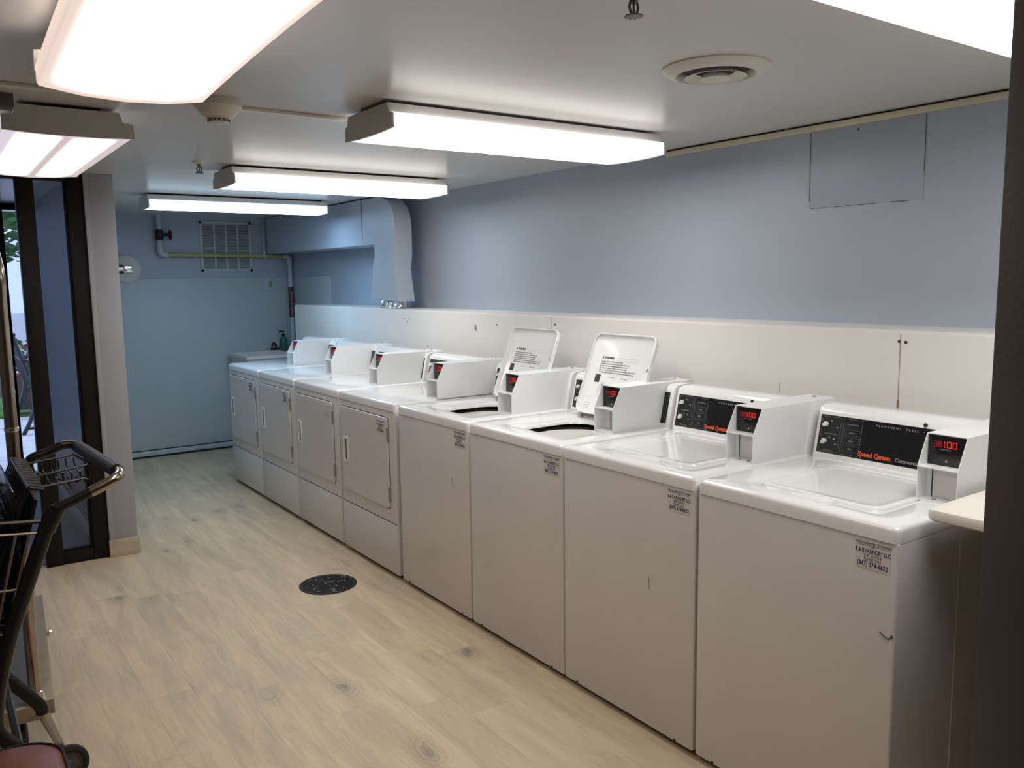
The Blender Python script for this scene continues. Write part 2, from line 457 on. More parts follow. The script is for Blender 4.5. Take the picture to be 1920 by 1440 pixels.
# exposed glazed sidelight between the room and the vestibule (dark bronze)
bm = B()
box(bm, (-1.46, 4.04, 0), (-1.375, 4.11, CEIL), .003)
box(bm, (-1.222, 4.04, 0), (-1.141, 4.11, CEIL), .003)
box(bm, (-1.375, 4.045, 0), (-1.222, 4.105, .072), .003)
box(bm, (-1.375, 4.045, 2.10), (-1.222, 4.105, CEIL), .002)
w1 = finish('window_1', bm, 'bronze_frame'); structure(w1)
finish('glass_pane', box(B(), (-1.376, 4.071, .070), (-1.221, 4.077, 2.102)), 'glass', w1, smooth=False)
finish('glazing_bead', box(box(B(), (-1.376, 4.060, .070), (-1.221, 4.068, .084)), (-1.236, 4.060, .084), (-1.222, 4.068, 2.10)), 'bronze_frame', w1)
# dark header over the open inner doorway and its left jamb
bm = B(); box(bm, (-2.62, 4.04, 2.10), (-1.46, 4.11, CEIL), .003); box(bm, (-2.62, 4.04, 0), (-2.54, 4.11, 2.10), .003)
structure(finish('trim_7', bm, 'bronze_frame'))
structure(finish('wall_divider', box(B(), (-2.78, 4.03, 0), (-2.62, 4.12, CEIL)), 'wall_dark_grey', smooth=False))
# vestibule: dark mat tile floor, bluish side wall with white base board
structure(finish('trim_8', box(B(), (-2.78, 4.12, .0), (-1.16, 6.17, .004)), 'tile_dark', smooth=False))
structure(finish('wall_vestibule', box(B(), (-1.175, 4.11, 0), (-1.14, 6.17, CEIL)), 'wall_vest', smooth=False))
structure(finish('baseboard_vestibule', box(B(), (-1.19, 4.11, .0), (-1.175, 6.17, .105), .003), 'wall_pale'))
bm = B()
for z in (.17, .20): cyl(bm, (-1.20, 4.13, z), (-1.20, 6.1, z), .006, 10)
for y in (4.3, 5.2, 6.0): box(bm, (-1.205, y, .16), (-1.175, y + .02, .21))
tag(finish('handrail_bars', bm, 'bronze_frame'), 'two thin dark bars running low along the vestibule side wall', 'rail')
# exterior door: bronze stiles and glass
bm = B()
box(bm, (-1.46, 6.17, .0), (-1.36, 6.23, 2.10), .003)
box(bm, (-1.175, 6.17, .0), (-1.14, 6.23, 2.10), .003)
box(bm, (-2.78, 6.17, 2.10), (-1.14, 6.23, CEIL), .003)
box(bm, (-2.78, 6.17, 0), (-2.68, 6.23, 2.10), .003)
box(bm, (-2.68, 6.17, 0), (-1.46, 6.23, .10), .003)
box(bm, (-1.36, 6.17, 0), (-1.175, 6.23, .05), .003)
d1 = finish('door_1', bm, 'bronze_frame'); structure(d1)
finish('glass_pane', box(B(), (-2.68, 6.197, .10), (-1.46, 6.203, 2.10)), 'glass', d1, smooth=False)
finish('glass_pane', box(B(), (-1.36, 6.197, .05), (-1.175, 6.203, 2.10)), 'glass', d1, smooth=False)
finish('push_bar', tube(B(), [(-2.55, 6.15, 1.0), (-2.55, 6.10, 1.0), (-1.56, 6.10, 1.0), (-1.56, 6.15, 1.0)], .012, 8), 'steel_dull', d1)

# ------------------------------------------------------------------ sheet details shared by the machines
def price_sticker(parent, y0, y1, z0, z1, x=-.0012):
    """Owner's service sticker on a front panel; y0 is its left edge as read."""
    s = finish('service_sticker', box(B(), (x, y1, z0), (.0, y0, z1)), 'sticker', parent, smooth=False)
    h = z1 - z0; w = y0 - y1; yc = (y0 + y1) / 2
    bm = B(); X0 = x - .0002
    L = [("THIS EQUIPMENT IS OWNED", .11, .90, .0), ("BY", .09, .775, 0), ("FOR SERVICE", .12, .44, 0), ("PLEASE CALL", .12, .305, 0)]
    for t, s_, v, bd in L: text(t, h * s_ * 1.25, 'letter_black', s, (X0, yc, z0 + h * v), DX, UP, 'small_print', 'CENTER', 0.0, .80)
    finish('ruled_line', box(B(), (X0 - .0002, y1 + .004, z0 + h * .855), (X0, y0 - .004, z0 + h * .866)), 'letter_black', s, smooth=False)
    text("B & B LAUNDRY LLC", h * .175 * 1.3, 'letter_navy', s, (X0, yc, z0 + h * .585), DX, UP, 'bold_print', 'CENTER', h * .004, .66)
    text("(847) 374-8622", h * .20 * 1.3, 'letter_navy', s, (X0, yc, z0 + h * .085), DX, UP, 'bold_print', 'CENTER', h * .004, .74)
    return s

SEG = {'0': 'abcdef', '1': 'bc', '8': 'abcdefg'}
def seven(bm, ch, x, yl, z0, w, h, t):
    """one seven-segment digit on a plane x, left edge yl (reading towards -Y)"""
    def seg(y0, y1, za, zb): box(bm, (x - .0006, min(y0, y1), za), (x, max(y0, y1), zb))
    m = h / 2
    S = {'a': (yl, yl - w, z0 + h - t, z0 + h), 'd': (yl, yl - w, z0, z0 + t), 'g': (yl, yl - w, z0 + m - t / 2, z0 + m + t / 2),
         'f': (yl, yl - t, z0 + m + t * .3, z0 + h - t * .3), 'e': (yl, yl - t, z0 + t * .3, z0 + m - t * .3),
         'b': (yl - w + t, yl - w, z0 + m + t * .3, z0 + h - t * .3), 'c': (yl - w + t, yl - w, z0 + t * .3, z0 + m - t * .3)}
    for s in SEG[ch]: seg(*S[s])

ZT = .928
def make_coin_box(parent, slots):
    """Origin at front, right edge, standing on the machine's top: runs back along +X, width along +Y."""
    W, L, T = .112, .452, .0025
    prof = [(0, 0), (0, .095), (.045, .182), (L, .182), (L, 0)]
    bm = B()
    prism(bm, prof, 1, 0, T); prism(bm, prof, 1, W - T, W)
    box(bm, (.045, T, .1795), (L, W - T, .182))
    box(bm, (L - T, T, 0), (L, W - T, .1795))
    box(bm, (0, T, .0925), (.048, W - T, .095))
    box(bm, (0, T, 0), (.05, W - T, .003))
    box(bm, (.047, T, .003), (.05, W - T, .0925))
    cb = finish('coin_box', bm, 'enamel_box', parent, smooth=False)
    # display set back between the cheeks
    bm = B(); box(bm, (.046, .0035, .0965), (.056, W - .0035, .178), .001)
    box(bm, (.0445, .006, .126), (.047, W - .006, .129), .0006)
    dp = finish('display_panel', bm, 'panel_black', parent)
    bm = B()
    yl = W - .040
    seven(bm, '1', .0455, yl, .146, .010, .018, .0022)
    for k in (1, 2): seven(bm, '0', .0455, yl - .015 * k - .001, .146, .012, .018, .0022)
    box(bm, (.0448, yl - .0125, .146), (.0455, yl - .0105, .1485))
    finish('price_digits', bm, 'led_on', dp, smooth=False)
    bm = B()
    for k in range(2): seven(bm, '8', .0457, yl + .020 - .012 * k, .146, .010, .017, .0030)
    finish('unlit_digits', bm, 'led_dim', dp, smooth=False)
    text("COIN VALUE", .0052, 'print_grey', dp, (.0452, W / 2 + .004, .1385), DX, UP, 'panel_lettering', 'CENTER')
    finish('panel_symbol', box(B(), (.0448, W / 2 - .003, .106), (.0455, W / 2 + .003, .111)), 'print_grey', dp, smooth=False)
    # coin mechanism in the lower recess
    if slots:
        bm = B(); box(bm, (.043, .010, .006), (.047, .100, .088), .001)
        for y in (.030, .050): box(bm, (.026, y, .010), (.044, y + .002, .078), .0006)
        finish('coin_slide', bm, 'sticker', cb)
        finish('coin_slot', box(B(), (.0418, .034, .010), (.0432, .036, .080)), 'steel_dull', cb, smooth=False)
    else:
        finish('coin_slide', box(B(), (.0435, .012, .006), (.047, W - .022, .090), .001), 'sticker', cb)
        for yy in (.035, .072): finish('bolt_hole', cyl(B(), (.022, yy, .003), (.022, yy, .0045), .006, 12), 'steel_dull', cb)
        finish('plate_slit', box(B(), (.0445, W - .0205, .004), (.0472, W - .0185, .09)), 'gap', cb, smooth=False)
    bm = B(); lathe(bm, [(.0095, .182), (.0095, .185), (.006, .188), (.0001, .1885)], (.405, W / 2, 0), 2, 16)
    finish('lock_screw', bm, 'chrome', cb)
    return cb

def make_console(parent, y0, y1, dryer=False):
    """Raised control housing along the back of the top. y0 = right end, y1 = left end."""
    prof = [(.565, ZT - .002), (.563, ZT + .006), (.597, 1.082), (.604, 1.094), (.620, 1.102), (.700, 1.106), (.715, 1.100), (.72, 1.085), (.72, ZT - .002)]
    bm = B(); loops = []
    for y, s in ((y0, .012), (y0 + .004, .004), (y0 + .010, 0), (y1 - .010, 0), (y1 - .004, .004), (y1, .012)):
        cx, cz = .64, 1.01
        loops.append([(cx + (x - cx) * (1 - s), y, cz + (z - cz) * (1 - s) if z > ZT + .002 else z) for x, z in prof])
    loft(bm, loops)
    co = finish('console', bm, 'enamel_top', parent)
    N_ = Vector((-1, 0, .213)).normalized(); U = Vector((.213, 0, 1)).normalized()
    def P(y, z, off=0.0):
        x = .5642 + (z - .934) * .2215
        return Vector((x, y, z)) + N_ * off
    def quad(bm, ya, yb, za, zb, off=.0016, th=.0016):
        a, b_, c, d = P(ya, za, off), P(yb, za, off), P(yb, zb, off), P(ya, zb, off)
        k = N_ * -th
        loft(bm, [[a, b_, c, d], [a + k, b_ + k, c + k, d + k]])
    bm = B(); quad(bm, y0 + .02, y1 - .012, .944, 1.071, .0018, .004)
    cp = finish('control_panel', bm, 'panel_black', parent, smooth=False)
    o = .0022; L = y1 - .020
    # thin printed frames
    bm = B()
    def fr(ya, yb, za, zb, t=.0009):
        quad(bm, ya, yb, za, za + t, o, .0003); quad(bm, ya, yb, zb - t, zb, o, .0003)
        quad(bm, ya, ya + t, za, zb, o, .0003); quad(bm, yb - t, yb, za, zb, o, .0003)
    fr(L - .072, L, .949, 1.066); fr(L - .149, L - .080, .949, 1.066)
    for k in range(3): fr(L - .143, L - .086, .960 + .026 * k, .980 + .026 * k, .0006)
    finish('printed_frame', bm, 'panel_line', cp, smooth=False)
    F = lambda y, z: tuple(P(y, z, o))
    def pt(t, size, y, z, al='CENTER', mt='letter_grey', nm='panel_lettering', **k): text(t, size, mt, cp, F(y, z), DX, U, name=nm, align=al, **k)
    pt("CYCLE STATUS", .0062, L - .1145, 1.046)
    pt("PERMANENT  PRESS  \u2022", .0098, L - .196, 1.0545, 'LEFT', space=1.75)
    pt("WATER TEMPERATURE", .0045, L - .036, 1.008)
    pt("FABRIC SELECTOR", .0045, L - .036, .952)
    for k, t in enumerate(("SPIN", "RINSE", "WASH")): pt(t, .0065, L - .1145, .967 + .026 * k)
    for dy, dz in ((-.034, 1.050), (-.058, 1.030), (-.052, .992), (-.060, .975), (-.034, .995)):
        bm = B(); quad(bm, L + dy - .003, L + dy + .003, dz, dz + .004, o, .0003); finish('dial_mark', bm, 'letter_grey', cp, smooth=False)
    pt("Commercial", .0175, L - .276, .9545, 'LEFT', squash=.93)
    pt("Speed Queen", .0225, L - .148, .9540, 'LEFT', 'letter_red', 'script_lettering', bold=.0008, squash=.92)
    for dy, z, ang in ((-.016, 1.040, .5), (-.018, .984, .9)):
        bm = B(); c = P(L + dy, z, .002)
        u = Vector(DX); v = U
        pr = [(.0085, 0), (.0085, .004), (.0075, .009), (.0004, .010)]
        loops = []
        for r, h in pr:
            l = []
            for k in range(20):
                a = 2 * PI * k / 20; rr = r * (1.0 + .75 * max(0, math.cos(a - ang - PI)) ** 6)
                l.append(c + N_ * h + (u * math.cos(a) + v * math.sin(a)) * rr)
            loops.append(l)
        loft(bm, loops, True, False); finish('knob', bm, 'knob_pale', co)
    finish('plug_hole', tube(B(), [P(y0 + .262, 1.080, -.004), P(y0 + .262, 1.080, .0032)], .0062, 14), 'black', co)
    return co

def top_loops(W, closed_z=None):
    o = []
    for z, ins in ((.884, 0), (.914, 0), (.921, .002), (.926, .007), (ZT, .013)):
        o.append([(x, y, z) for x, y in rrect(ins - .003, .72 - ins, ins, W - ins, .016)])
    return o

def cabinet(parent, W, ridge=True):
    bm = B(); box(bm, (0, .0, .022), (.70, W, .888), .007, 3)
    if ridge:
        box(bm, (.298, -.0022, .10), (.304, .004, .838), .0018, 1)
    bm.faces.ensure_lookup_table(); bm.normal_update()
    bmesh.ops.delete(bm, geom=[f for f in bm.faces if abs(f.normal.z) > .99 and f.calc_center_median().z > .887 and f.calc_area() > .1], context='FACES')
    c = finish('cabinet', bm, 'enamel_front', parent)
    t = B(); lo = lambda z: rrect(.0015, .69, .004, W - .004, .006); li = lambda z: rrect(.02, .67, .024, W - .024, .006)
    loft(t, [[(x, y, z) for x, y in (lo(0) if k else li(0))] for k, z in ((0, .8895), (1, .8895), (1, .8835), (0, .8835))], False, False)
    finish('top_gap', t, 'gap', c, smooth=False)
    return c
def feet(parent, W):
    for x in (.05, .64):
        for y in (.05, W - .05):
            bm = B(); cyl(bm, (x, y, 0), (x, y, .012), .020, 14); cyl(bm, (x, y, .010), (x, y, .028), .008, 10)
            finish('foot', bm, 'rubber', parent)
    finish('base_rail', box(B(), (.03, .01, .012), (.68, W - .01, .024)), 'black', parent, smooth=False)

WW = .652
def make_washer(open_lid):
    r = empty('washing_machine')
    c = cabinet(r, WW); feet(r, WW)
    # small fixing clips along the lower front edge
    for y in (.075, WW - .075): finish('front_clip', cyl(B(), (-.003, y, .030), (.002, y, .030), .004, 8), 'rubber', c)
    LX0, LX1, LY0, LY1 = .095, .500, .112, .512
    lp = top_loops(WW); bm = B()
    rec = lambda z, i: [(x, y, z) for x, y in rrect(LX0 + i, LX1 - i, LY0 + i, LY1 - i, .045 - i * .5)]
    lp += [rec(ZT, -.004), rec(ZT - .002, 0), rec(ZT - .007, .003)]
    if open_lid:
        cx, cy, R = .305, .312, .178
        def hole(z, rr):
            pts = []
            for x, y in rrect(-1, 1, -1, 1, .62): pts.append((cx + x * rr, cy + y * rr, z))
            return pts
        lp += [rec(ZT - .008, .012), hole(ZT - .014, R + .008), hole(ZT - .020, R), hole(ZT - .030, R - .003), hole(ZT - .032, R + .004)]
        loft(bm, lp, False, False)
    else:
        loft(bm, lp, False, True)
    finish('top_panel', bm, 'enamel_top', r)
    if open_lid:
        bm = B()
        lathe(bm, [(.205, -.045), (.200, -.30), (.001, -.30)], (cx, cy, ZT), 2, 40); 
        finish('tub_well', bm, 'black', r)
        bm = B()
        lathe(bm, [(.198, -.075), (.192, -.058), (.176, -.050), (.150, -.056), (.120, -.075), (.112, -.10), (.112, -.28)], (cx, cy, ZT), 2, 48)
        finish('wash_basket', bm, 'tub_grey', r)
    # lid: a shallow pan, rim on its underside
    def lid_mesh():
        bm = B(); w0, w1, l = LY0 + .002, LY1 - .002, .376
        def lp_(z, i, rr): return [(x, y, z) for x, y in rrect(i, l - i, w0 + i, w1 - i, rr)]
        loops = [lp_(0, .010, .034), lp_(-.001, .003, .040), lp_(-.005, 0, .042), lp_(-.020, 0, .042), lp_(-.022, .002, .040), lp_(-.0215, .005, .038), lp_(-.012, .007, .036), lp_(-.007, .014, .03)]
        loft(bm, loops)
        return bm
    # local frame of the lid: x from front edge (0) to hinge (l), z up when closed
    if not open_lid:
        bm = B(); i0 = .003
        def q(z, i, rr): return [(x, y, z) for x, y in rrect(LX0 + i, LX1 - .018 - i, LY0 + i, LY1 - i, rr)]
        loft(bm, [q(ZT - .0065, .004, .042), q(ZT - .001, .0035, .042), q(ZT + .003, .006, .040), q(ZT + .0045, .012, .036), q(ZT + .0042, .020, .032), q(ZT + .0018, .032, .034), q(ZT + .0014, .05, .03)])
        ld = finish('lid', bm, 'enamel_top', r)
        bm = B(); loft(bm, [[(x, y, ZT + .0002) for x, y in rrect(.060, .094, .235, .375, .016)], [(x, y, ZT + .0032) for x, y in rrect(.068, .099, .243, .367, .012)]])
        finish('lid_grip', bm, 'enamel_top', ld)
    else:
        l = .376
        bm = lid_mesh()
        hinge = Vector((.492, 0, .940)); topv = Vector((.628, 0, 1.285)) - hinge
        d = topv.normalized()                                  # from hinge towards the free edge
        # closed-lid local: point (x,z): distance from hinge s = l-x ; underside is -z -> faces the viewer (-X)
        nrm = Vector((d.z, 0, -d.x))                           # outward top side of the lid, towards +X
        def T(v): return hinge + d * (l - v.x) + nrm * v.z + Vector((0, v.y, 0))
        for v in bm.verts: v.co = T(v.co.copy())
        ld = finish('lid', bm, 'enamel_top', r)
        def S(s, y, off): return T(Vector((l - s, y, -.007 - off)))
        up = d
        o_ = .0006
        def rect(nm, mt, s0, s1, ya, yb, off=o_):
            a = [S(s0, ya, off), S(s0, yb, off), S(s1, yb, off), S(s1, ya, off)]
            k = nrm * .0003
            return finish(nm, loft(B(), [a, [p + k for p in a]]), mt, ld, smooth=False)
        yl = LY1 - .075
        text("WARNING", .014, 'letter_black', ld, tuple(S(.262, yl - .018, o_)), DX, up, 'warning_lettering', 'LEFT', .0005, .9)
        a = [S(.262, yl, o_), S(.262, yl - .012, o_), S(.274, yl - .006, o_)]
        finish('warning_triangle', loft(B(), [a, [p + nrm * .0003 for p in a]]), 'letter_black', ld, smooth=False)
        rect('black_notice', 'letter_black', .150, .186, yl + .012, yl - .022)
        rect('drawing_stroke', 'letter_black', .095, .145, yl - .052, yl - .047); rect('drawing_stroke', 'letter_black', .118, .135, yl - .157, yl - .154)
        lines = [("To reduce the risk of fire, electric shock,", .246), ("or injury to persons, read the instructions before use.", .236),
                 ("Do not wash items containing flammable materials.", .226), ("Do not allow children to play on or in the washer.", .216),
                 ("Failure to install or operate according to instructions may result in", .206), ("conditions which can produce serious injury or property damage.", .196)]
        for t, s in lines: text(t, .0088, 'print_dark', ld, tuple(S(s, yl, o_)), DX, up, 'printed_line', 'LEFT', 0.0001, .98)
        for s in (.262, .25): rect('ruled_line', 'print_grey', s + .006, s + .0065, yl - .09, yl - .235)
        for yy, t in ((yl - .075, "Load clothes"), (yl - .150, "Add detergent")): text(t, .0075, 'print_grey', ld, tuple(S(.176, yy, o_)), DX, up, 'printed_line', 'LEFT')
        for k, cy_ in enumerate((.050, .105, .175)):
            bm = B()
            for rr, ry in ((.036, .026), (.026, .018), (.013, .010)):
                rg = [S(.115 + math.sin(2 * PI * j / 24) * rr, yl - cy_ + math.cos(2 * PI * j / 24) * ry, o_ + .0003) for j in range(24)]
                tube(bm, rg, .00045, 4, True)
            finish('drawing', bm, 'print_grey', ld, smooth=False)
        for s in (.03, .04, .05, .08): rect('ruled_line', 'print_grey', s, s + .0008, yl + .04, yl - .0)
        for y in (LY0 + .012, LY1 - .004):
            bm = B(); p0 = S(.225, y, .004 if y < .3 else -.006); p1 = p0 - nrm * .010
            tube(bm, [p0, p1], .0085, 12); finish('lid_bumper', bm, 'steel_dull', ld)
        for y in (LY0 + .03, LY1 - .03):
            bm = B(); box(bm, (.484, y - .01, ZT - .012), (.500, y + .01, .952), .002); finish('hinge', bm, 'steel_dull', r)
    make_console(r, .006, WW - .008)
    make_coin_box(r, open_lid)
    price_sticker(r, .114, .020, .803, .873)
    return r

DW = .682
def make_dryer():
    r = empty('clothes_dryer'); c = cabinet(r, DW, False); feet(r, DW)
    lp = top_loops(DW); bm = B(); loft(bm, lp, False, True); finish('top_panel', bm, 'enamel_top', r)
    # lower access panel with its fold line
    bm = B(); box(bm, (-.0035, .006, .028), (.004, DW - .006, .293), .003)
    finish('lower_panel', bm, 'enamel_front', r)
    finish('panel_gap', box(B(), (-.0005, .006, .293), (.003, DW - .006, .297)), 'gap', c, smooth=False)
    bm = B(); y0, y1, z0, z1 = .072, .652, .366, .846
    loops = []
    for x, i in ((.002, 0), (-.006, 0), (-.0085, .002), (-.0095, .006), (-.0095, .02)):
        loops.append([(x, y, z) for y, z in rrect(y0 + i, y1 - i, z0 + i, z1 - i, .022)])
    loft(bm, loops); dr = finish('door', bm, 'enamel_front', r)
    bm = B()
    loft(bm, [[(.002, y, z) for y, z in rrect(y0 - .003, y1 + .001, z0 - .003, z1 + .0035, .024)], [(-.0012, y, z) for y, z in rrect(y0 - .003, y1 + .001, z0 - .003, z1 + .0035, .024)]])
    finish('door_gap', bm, 'gap', dr)
    # recessed pull: raised pale frame round a dark slot
    bm = B(); hy0, hy1, hz0, hz1 = .560, .624, .532, .677
    loft(bm, [[(-.0095, y, z) for y, z in rrect(hy0, hy1, hz0, hz1, .010)], [(-.0135, y, z) for y, z in rrect(hy0 + .002, hy1 - .002, hz0 + .002, hz1 - .002, .009)],
              [(-.0135, y, z) for y, z in rrect(hy0 + .012, hy1 - .012, hz0 + .012, hz1 - .012, .006)], [(-.0100, y, z) for y, z in rrect(hy0 + .014, hy1 - .014, hz0 + .014, hz1 - .014, .005)]], False, False)
    h = finish('door_handle', bm, 'enamel_top', dr)
    finish('handle_slot', box(B(), (-.0108, hy0 + .013, hz0 + .013), (-.0094, hy1 - .013, hz1 - .013)), 'sticker_bare', dr, smooth=False)
    finish('slot_gap', box(B(), (-.0125, hy0 + .013, hz0 + .013), (-.0106, hy0 + .026, hz1 - .013)), 'gap', dr, smooth=False)
    for za, zb in ((.728, .794), (.414, .480)):
        bm = B(); box(bm, (-.0115, .062, za), (.0, .071, zb), .002); cyl(bm, (-.010, .0655, za - .003), (-.010, .0655, zb + .003), .0045, 10)
        finish('hinge', bm, 'steel_dull', dr)
    make_console(r, .010, DW - .012)
    make_coin_box(r, True)
    price_sticker(r, .186, .100, .762, .826, x=-.0108)
    return r

def place(o, y, cb_x, cb_y, label, group=None):
    o.location = (0, y, 0); o['label'] = label
    for ch in o.children:
        if ch.name.split('.')[0] in ('coin_box', 'display_panel'): ch.location = (cb_x, cb_y, ZT)
closed = make_washer(False); opened = make_washer(True); dryer = make_dryer()
for o, c in ((closed, 'washing machine'), (opened, 'washing machine'), (dryer, 'dryer')): o['category'] = c
closed['group'] = 'closed top-load washers'; opened['group'] = 'open top-load washers'; dryer['group'] = 'front-load dryers'
closed2 = copy_tree(closed); opened2 = copy_tree(opened)
dr = [dryer] + [copy_tree(dryer) for _ in range(3)]
place(closed, .006, .290, .010, 'white top-load washer with shut lid, nearest, its corner under the counter shelf')
place(closed2, .670, .285, .012, 'white top-load washer with shut lid, standing next to the open-lid washers')
place(opened, 1.328, .300, .056, 'white top-load washer with raised lid, beside a closed-lid washer')
place(opened2, 1.994, .255, .024, 'white top-load washer with raised lid, standing against the row of dryers')
place(dr[0], 2.688, .250, -.004, 'white dryer with a square door, standing against an open-lid washer')
place(dr[1], 3.386, .272, .040, 'white dryer with only a blank square patch on its door')
place(dr[2], 4.076, .290, .072, 'white dryer with a sticker on its door, second from the sink end')
place(dr[3], 4.766, .305, .118, 'white dryer at the far end of the row, in front of the sink')
# the third dryer from the end carries only a bare patch instead of the printed sticker
for g in list(dr[1].children):
    if g.name.split('.')[0] == 'service_sticker':
        for k in list(g.children): bpy.data.objects.remove(k)
        g.data = g.data.copy(); g.data.materials[0] = MATS['sticker_bare']
        g['label'] = 'bare square patch where a sticker was'
# scuffs that belong to single machines
def scuff(parent, pts, r=.0012):
    bm = B(); tube(bm, [(-.0006, y, z) for y, z in pts], r, 5); return finish('paint_scuff', bm, 'scuff', parent)
scuff(closed, [(.040, .648), (.028, .640), (.016, .636), (.010, .643), (.008, .650), (.006, .640)], .0022)
scuff(closed2, [(.20, .55), (.197, .51)], .0008)
scuff(opened2, [(.145, .648), (.138, .63), (.130, .612)], .0012)

# ------------------------------------------------------------------ counter shelf in front of the near wall
cs = empty('counter_shelf', (.092, -.4535, .936))
tag(cs, 'white laminate counter shelf with rounded edge beside the nearest washer', 'counter')
bm = B()
loops = []
for z, i in ((0, .006), (.004, .001), (.010, 0), (.022, 0), (.028, .002), (.032, .008)):
    loops.append([(x, y, z) for x, y in rrect(i, .68 - i, i, .446 - i, .016)])
loft(bm, loops); finish('worktop', bm, 'laminate', cs)
bm = B(); box(bm, (.05, .0, -.06), (.62, .02, 0), .002); finish('wall_cleat', bm, 'wall_dark_grey', cs)
for x in (.12, .52):
    bm = B(); prism(bm, [(.0, -.25), (.02, -.25), (.28, 0), (0, 0)], 0, x, x + .02); finish('bracket', bm, 'wall_dark_grey', cs)

# ------------------------------------------------------------------ ceiling lights
def light(name_label, lens, alongx=True, sag=0.0, bow=0.0, length=1.24, hw=.182, width_s=1.0):
    r = empty('ceiling_light'); tag(r, name_label, 'ceiling light', 'wraparound ceiling lights')
    L = length / 2
    zt = 2.130
    box_m = box(B(), *((( -L + .02, -.10 * width_s, 2.128), (L - .02, .10 * width_s, CEIL)) if alongx else ((-.10, -L + .02, 2.128), (.10, L - .02, CEIL))))
    finish('mount_shadow_strip', box_m, 'gap', r, smooth=False)  # dark mounting strip, coloured as the shadow line between housing and ceiling
    def P(a, c, z): return (a, c, z) if alongx else (c, a, z)
    # steel housing pan
    bm = B()
    ws = width_s
    top = [(-.152 * ws, zt), (-.160 * ws, 2.096), (.160 * ws, 2.096), (.152 * ws, zt)]
    loft(bm, [[P(-L, c, z) for c, z in top], [P(L, c, z) for c, z in top]])
    finish('housing', bm, 'housing', r, smooth=False)
    # moulded end caps with the stepped outline
    h = hw
    out = [(-.154 * ws, zt), (-.163 * ws, 2.098), (-h, 2.094), (-h - .002, 2.046), (-h * .5, 2.041), (0, 2.040), (h * .5, 2.041), (h + .002, 2.046), (h, 2.094), (.163 * ws, 2.098), (.154 * ws, zt)]
    for s in (-1, 1):
        bm = B(); a0, a1 = s * L, s * (L + .008)
        loft(bm, [[P(a0, c, z) for c, z in out], [P(a1, c, z) for c, z in out]])
        o = finish('end_cap', bm, 'housing', r, smooth=False)
    # wraparound lens
    half = [(-.159 * ws, 2.098), (-h + .006, 2.096), (-h + .001, 2.092), (-h + .001, 2.058), (-h + .002, 2.052), (-h + .006, 2.048), (-h * .5, 2.044)]
    sec = half + [(0, 2.043)] + [(-c, z) for c, z in reversed(half)]
    bm = B(); loops = []
    nn = 16
    for i in range(nn + 1):
        t = i / nn; a = -L + .001 + (2 * L - .002) * t
        dz = -sag * max(0, (t - .25) / .75) ** 1.6
        loops.append([P(a, c, z + dz - (bow * t * t * (1 - (c / h) ** 2) if z < 2.085 else 0)) for c, z in sec])
    loft(bm, loops, False, False, closed=False)
    bm2 = finish('diffuser', bm, lens, r, angle=50)
    if sag:   # the free end of the loose lens has its own thin lip
        bm = B(); t = 1.0; a = L
        low = [(c, z - sag - (bow * (1 - (c / h) ** 2) if z < 2.085 else 0)) for c, z in sec[1:-1]]
        loft(bm, [[P(a, c, z) for c, z in low], [P(a + .004, c, z) for c, z in low]])
        finish('lens_end', bm, 'knob_pale', r)
    return r
l3 = light('ceiling light over the open-lid washers, between the smoke detector and right wall', 'lens_neutral'); l3.location = (.020, 1.632, 0)
l4 = light('ceiling light over the dryers, in front of the curved blue duct', 'lens_neutral'); l4.location = (.058, 3.43, 0)
l5 = light('bluish ceiling light nearest the far wall, above the louvered grille', 'lens_cool', hw=.135, width_s=.76); l5.location = (-.005, 5.005, 0)
l6 = light('ceiling light partly out of frame at the top right corner', 'lens_neutral'); l6.location = (.022, -.262, 0)
l1 = light('large ceiling light at the upper left with a loosely sagging lens', 'lens_warm', alongx=False, sag=.034, bow=.014, hw=.192); l1.location = (-1.470, .60, 0); l1.rotation_euler = (0, 0, math.radians(-.8))
l2 = light('pinkish ceiling light at the left edge above the glazed entrance', 'lens_pink', alongx=False, sag=.0, bow=.010, hw=.197); l2.location = (-1.458, 2.745, 0)
bm = B(); box(bm, (-1.74, 2.02, 2.100), (-1.625, 2.10, CEIL), .003)
tag(finish('junction_box', bm, 'dark_paint_and_shade'), 'small dark box on the ceiling at the left edge above the pinkish light', 'junction box')

# surface raceway across the ceiling
bm = B()
box(bm, (-2.7, 1.850, CEIL - .012), (-.58, 1.892, CEIL), .003)
tag(finish('cable_raceway', bm, 'cream_plastic'), 'cream cable raceway crossing the ceiling past the smoke detector', 'raceway')

# round air diffuser
v = empty('air_diffuser', (.010, .625, CEIL)); tag(v, 'round cream air diffuser with nested rings in the ceiling', 'vent')
finish('outer_ring', lathe(B(), [(.152, 0), (.153, -.004), (.146, -.009), (.124, -.020), (.114, -.022), (.107, -.014), (.104, .0)], (0, 0, 0), 2, 56), 'cream_plastic', v)
finish('duct_opening', lathe(B(), [(.107, -.001), (.001, -.0012)], (0, 0, 0), 2, 40), 'black', v)
finish('middle_cone', lathe(B(), [(.058, -.006), (.068, -.014), (.084, -.025), (.088, -.027), (.085, -.0275), (.056, -.012)], (0, 0, 0), 2, 48), 'cream_plastic', v)
finish('centre_disc', lathe(B(), [(.001, -.010), (.034, -.018), (.045, -.031), (.043, -.0325), (.001, -.0335)], (0, 0, 0), 2, 40), 'cream_plastic', v)

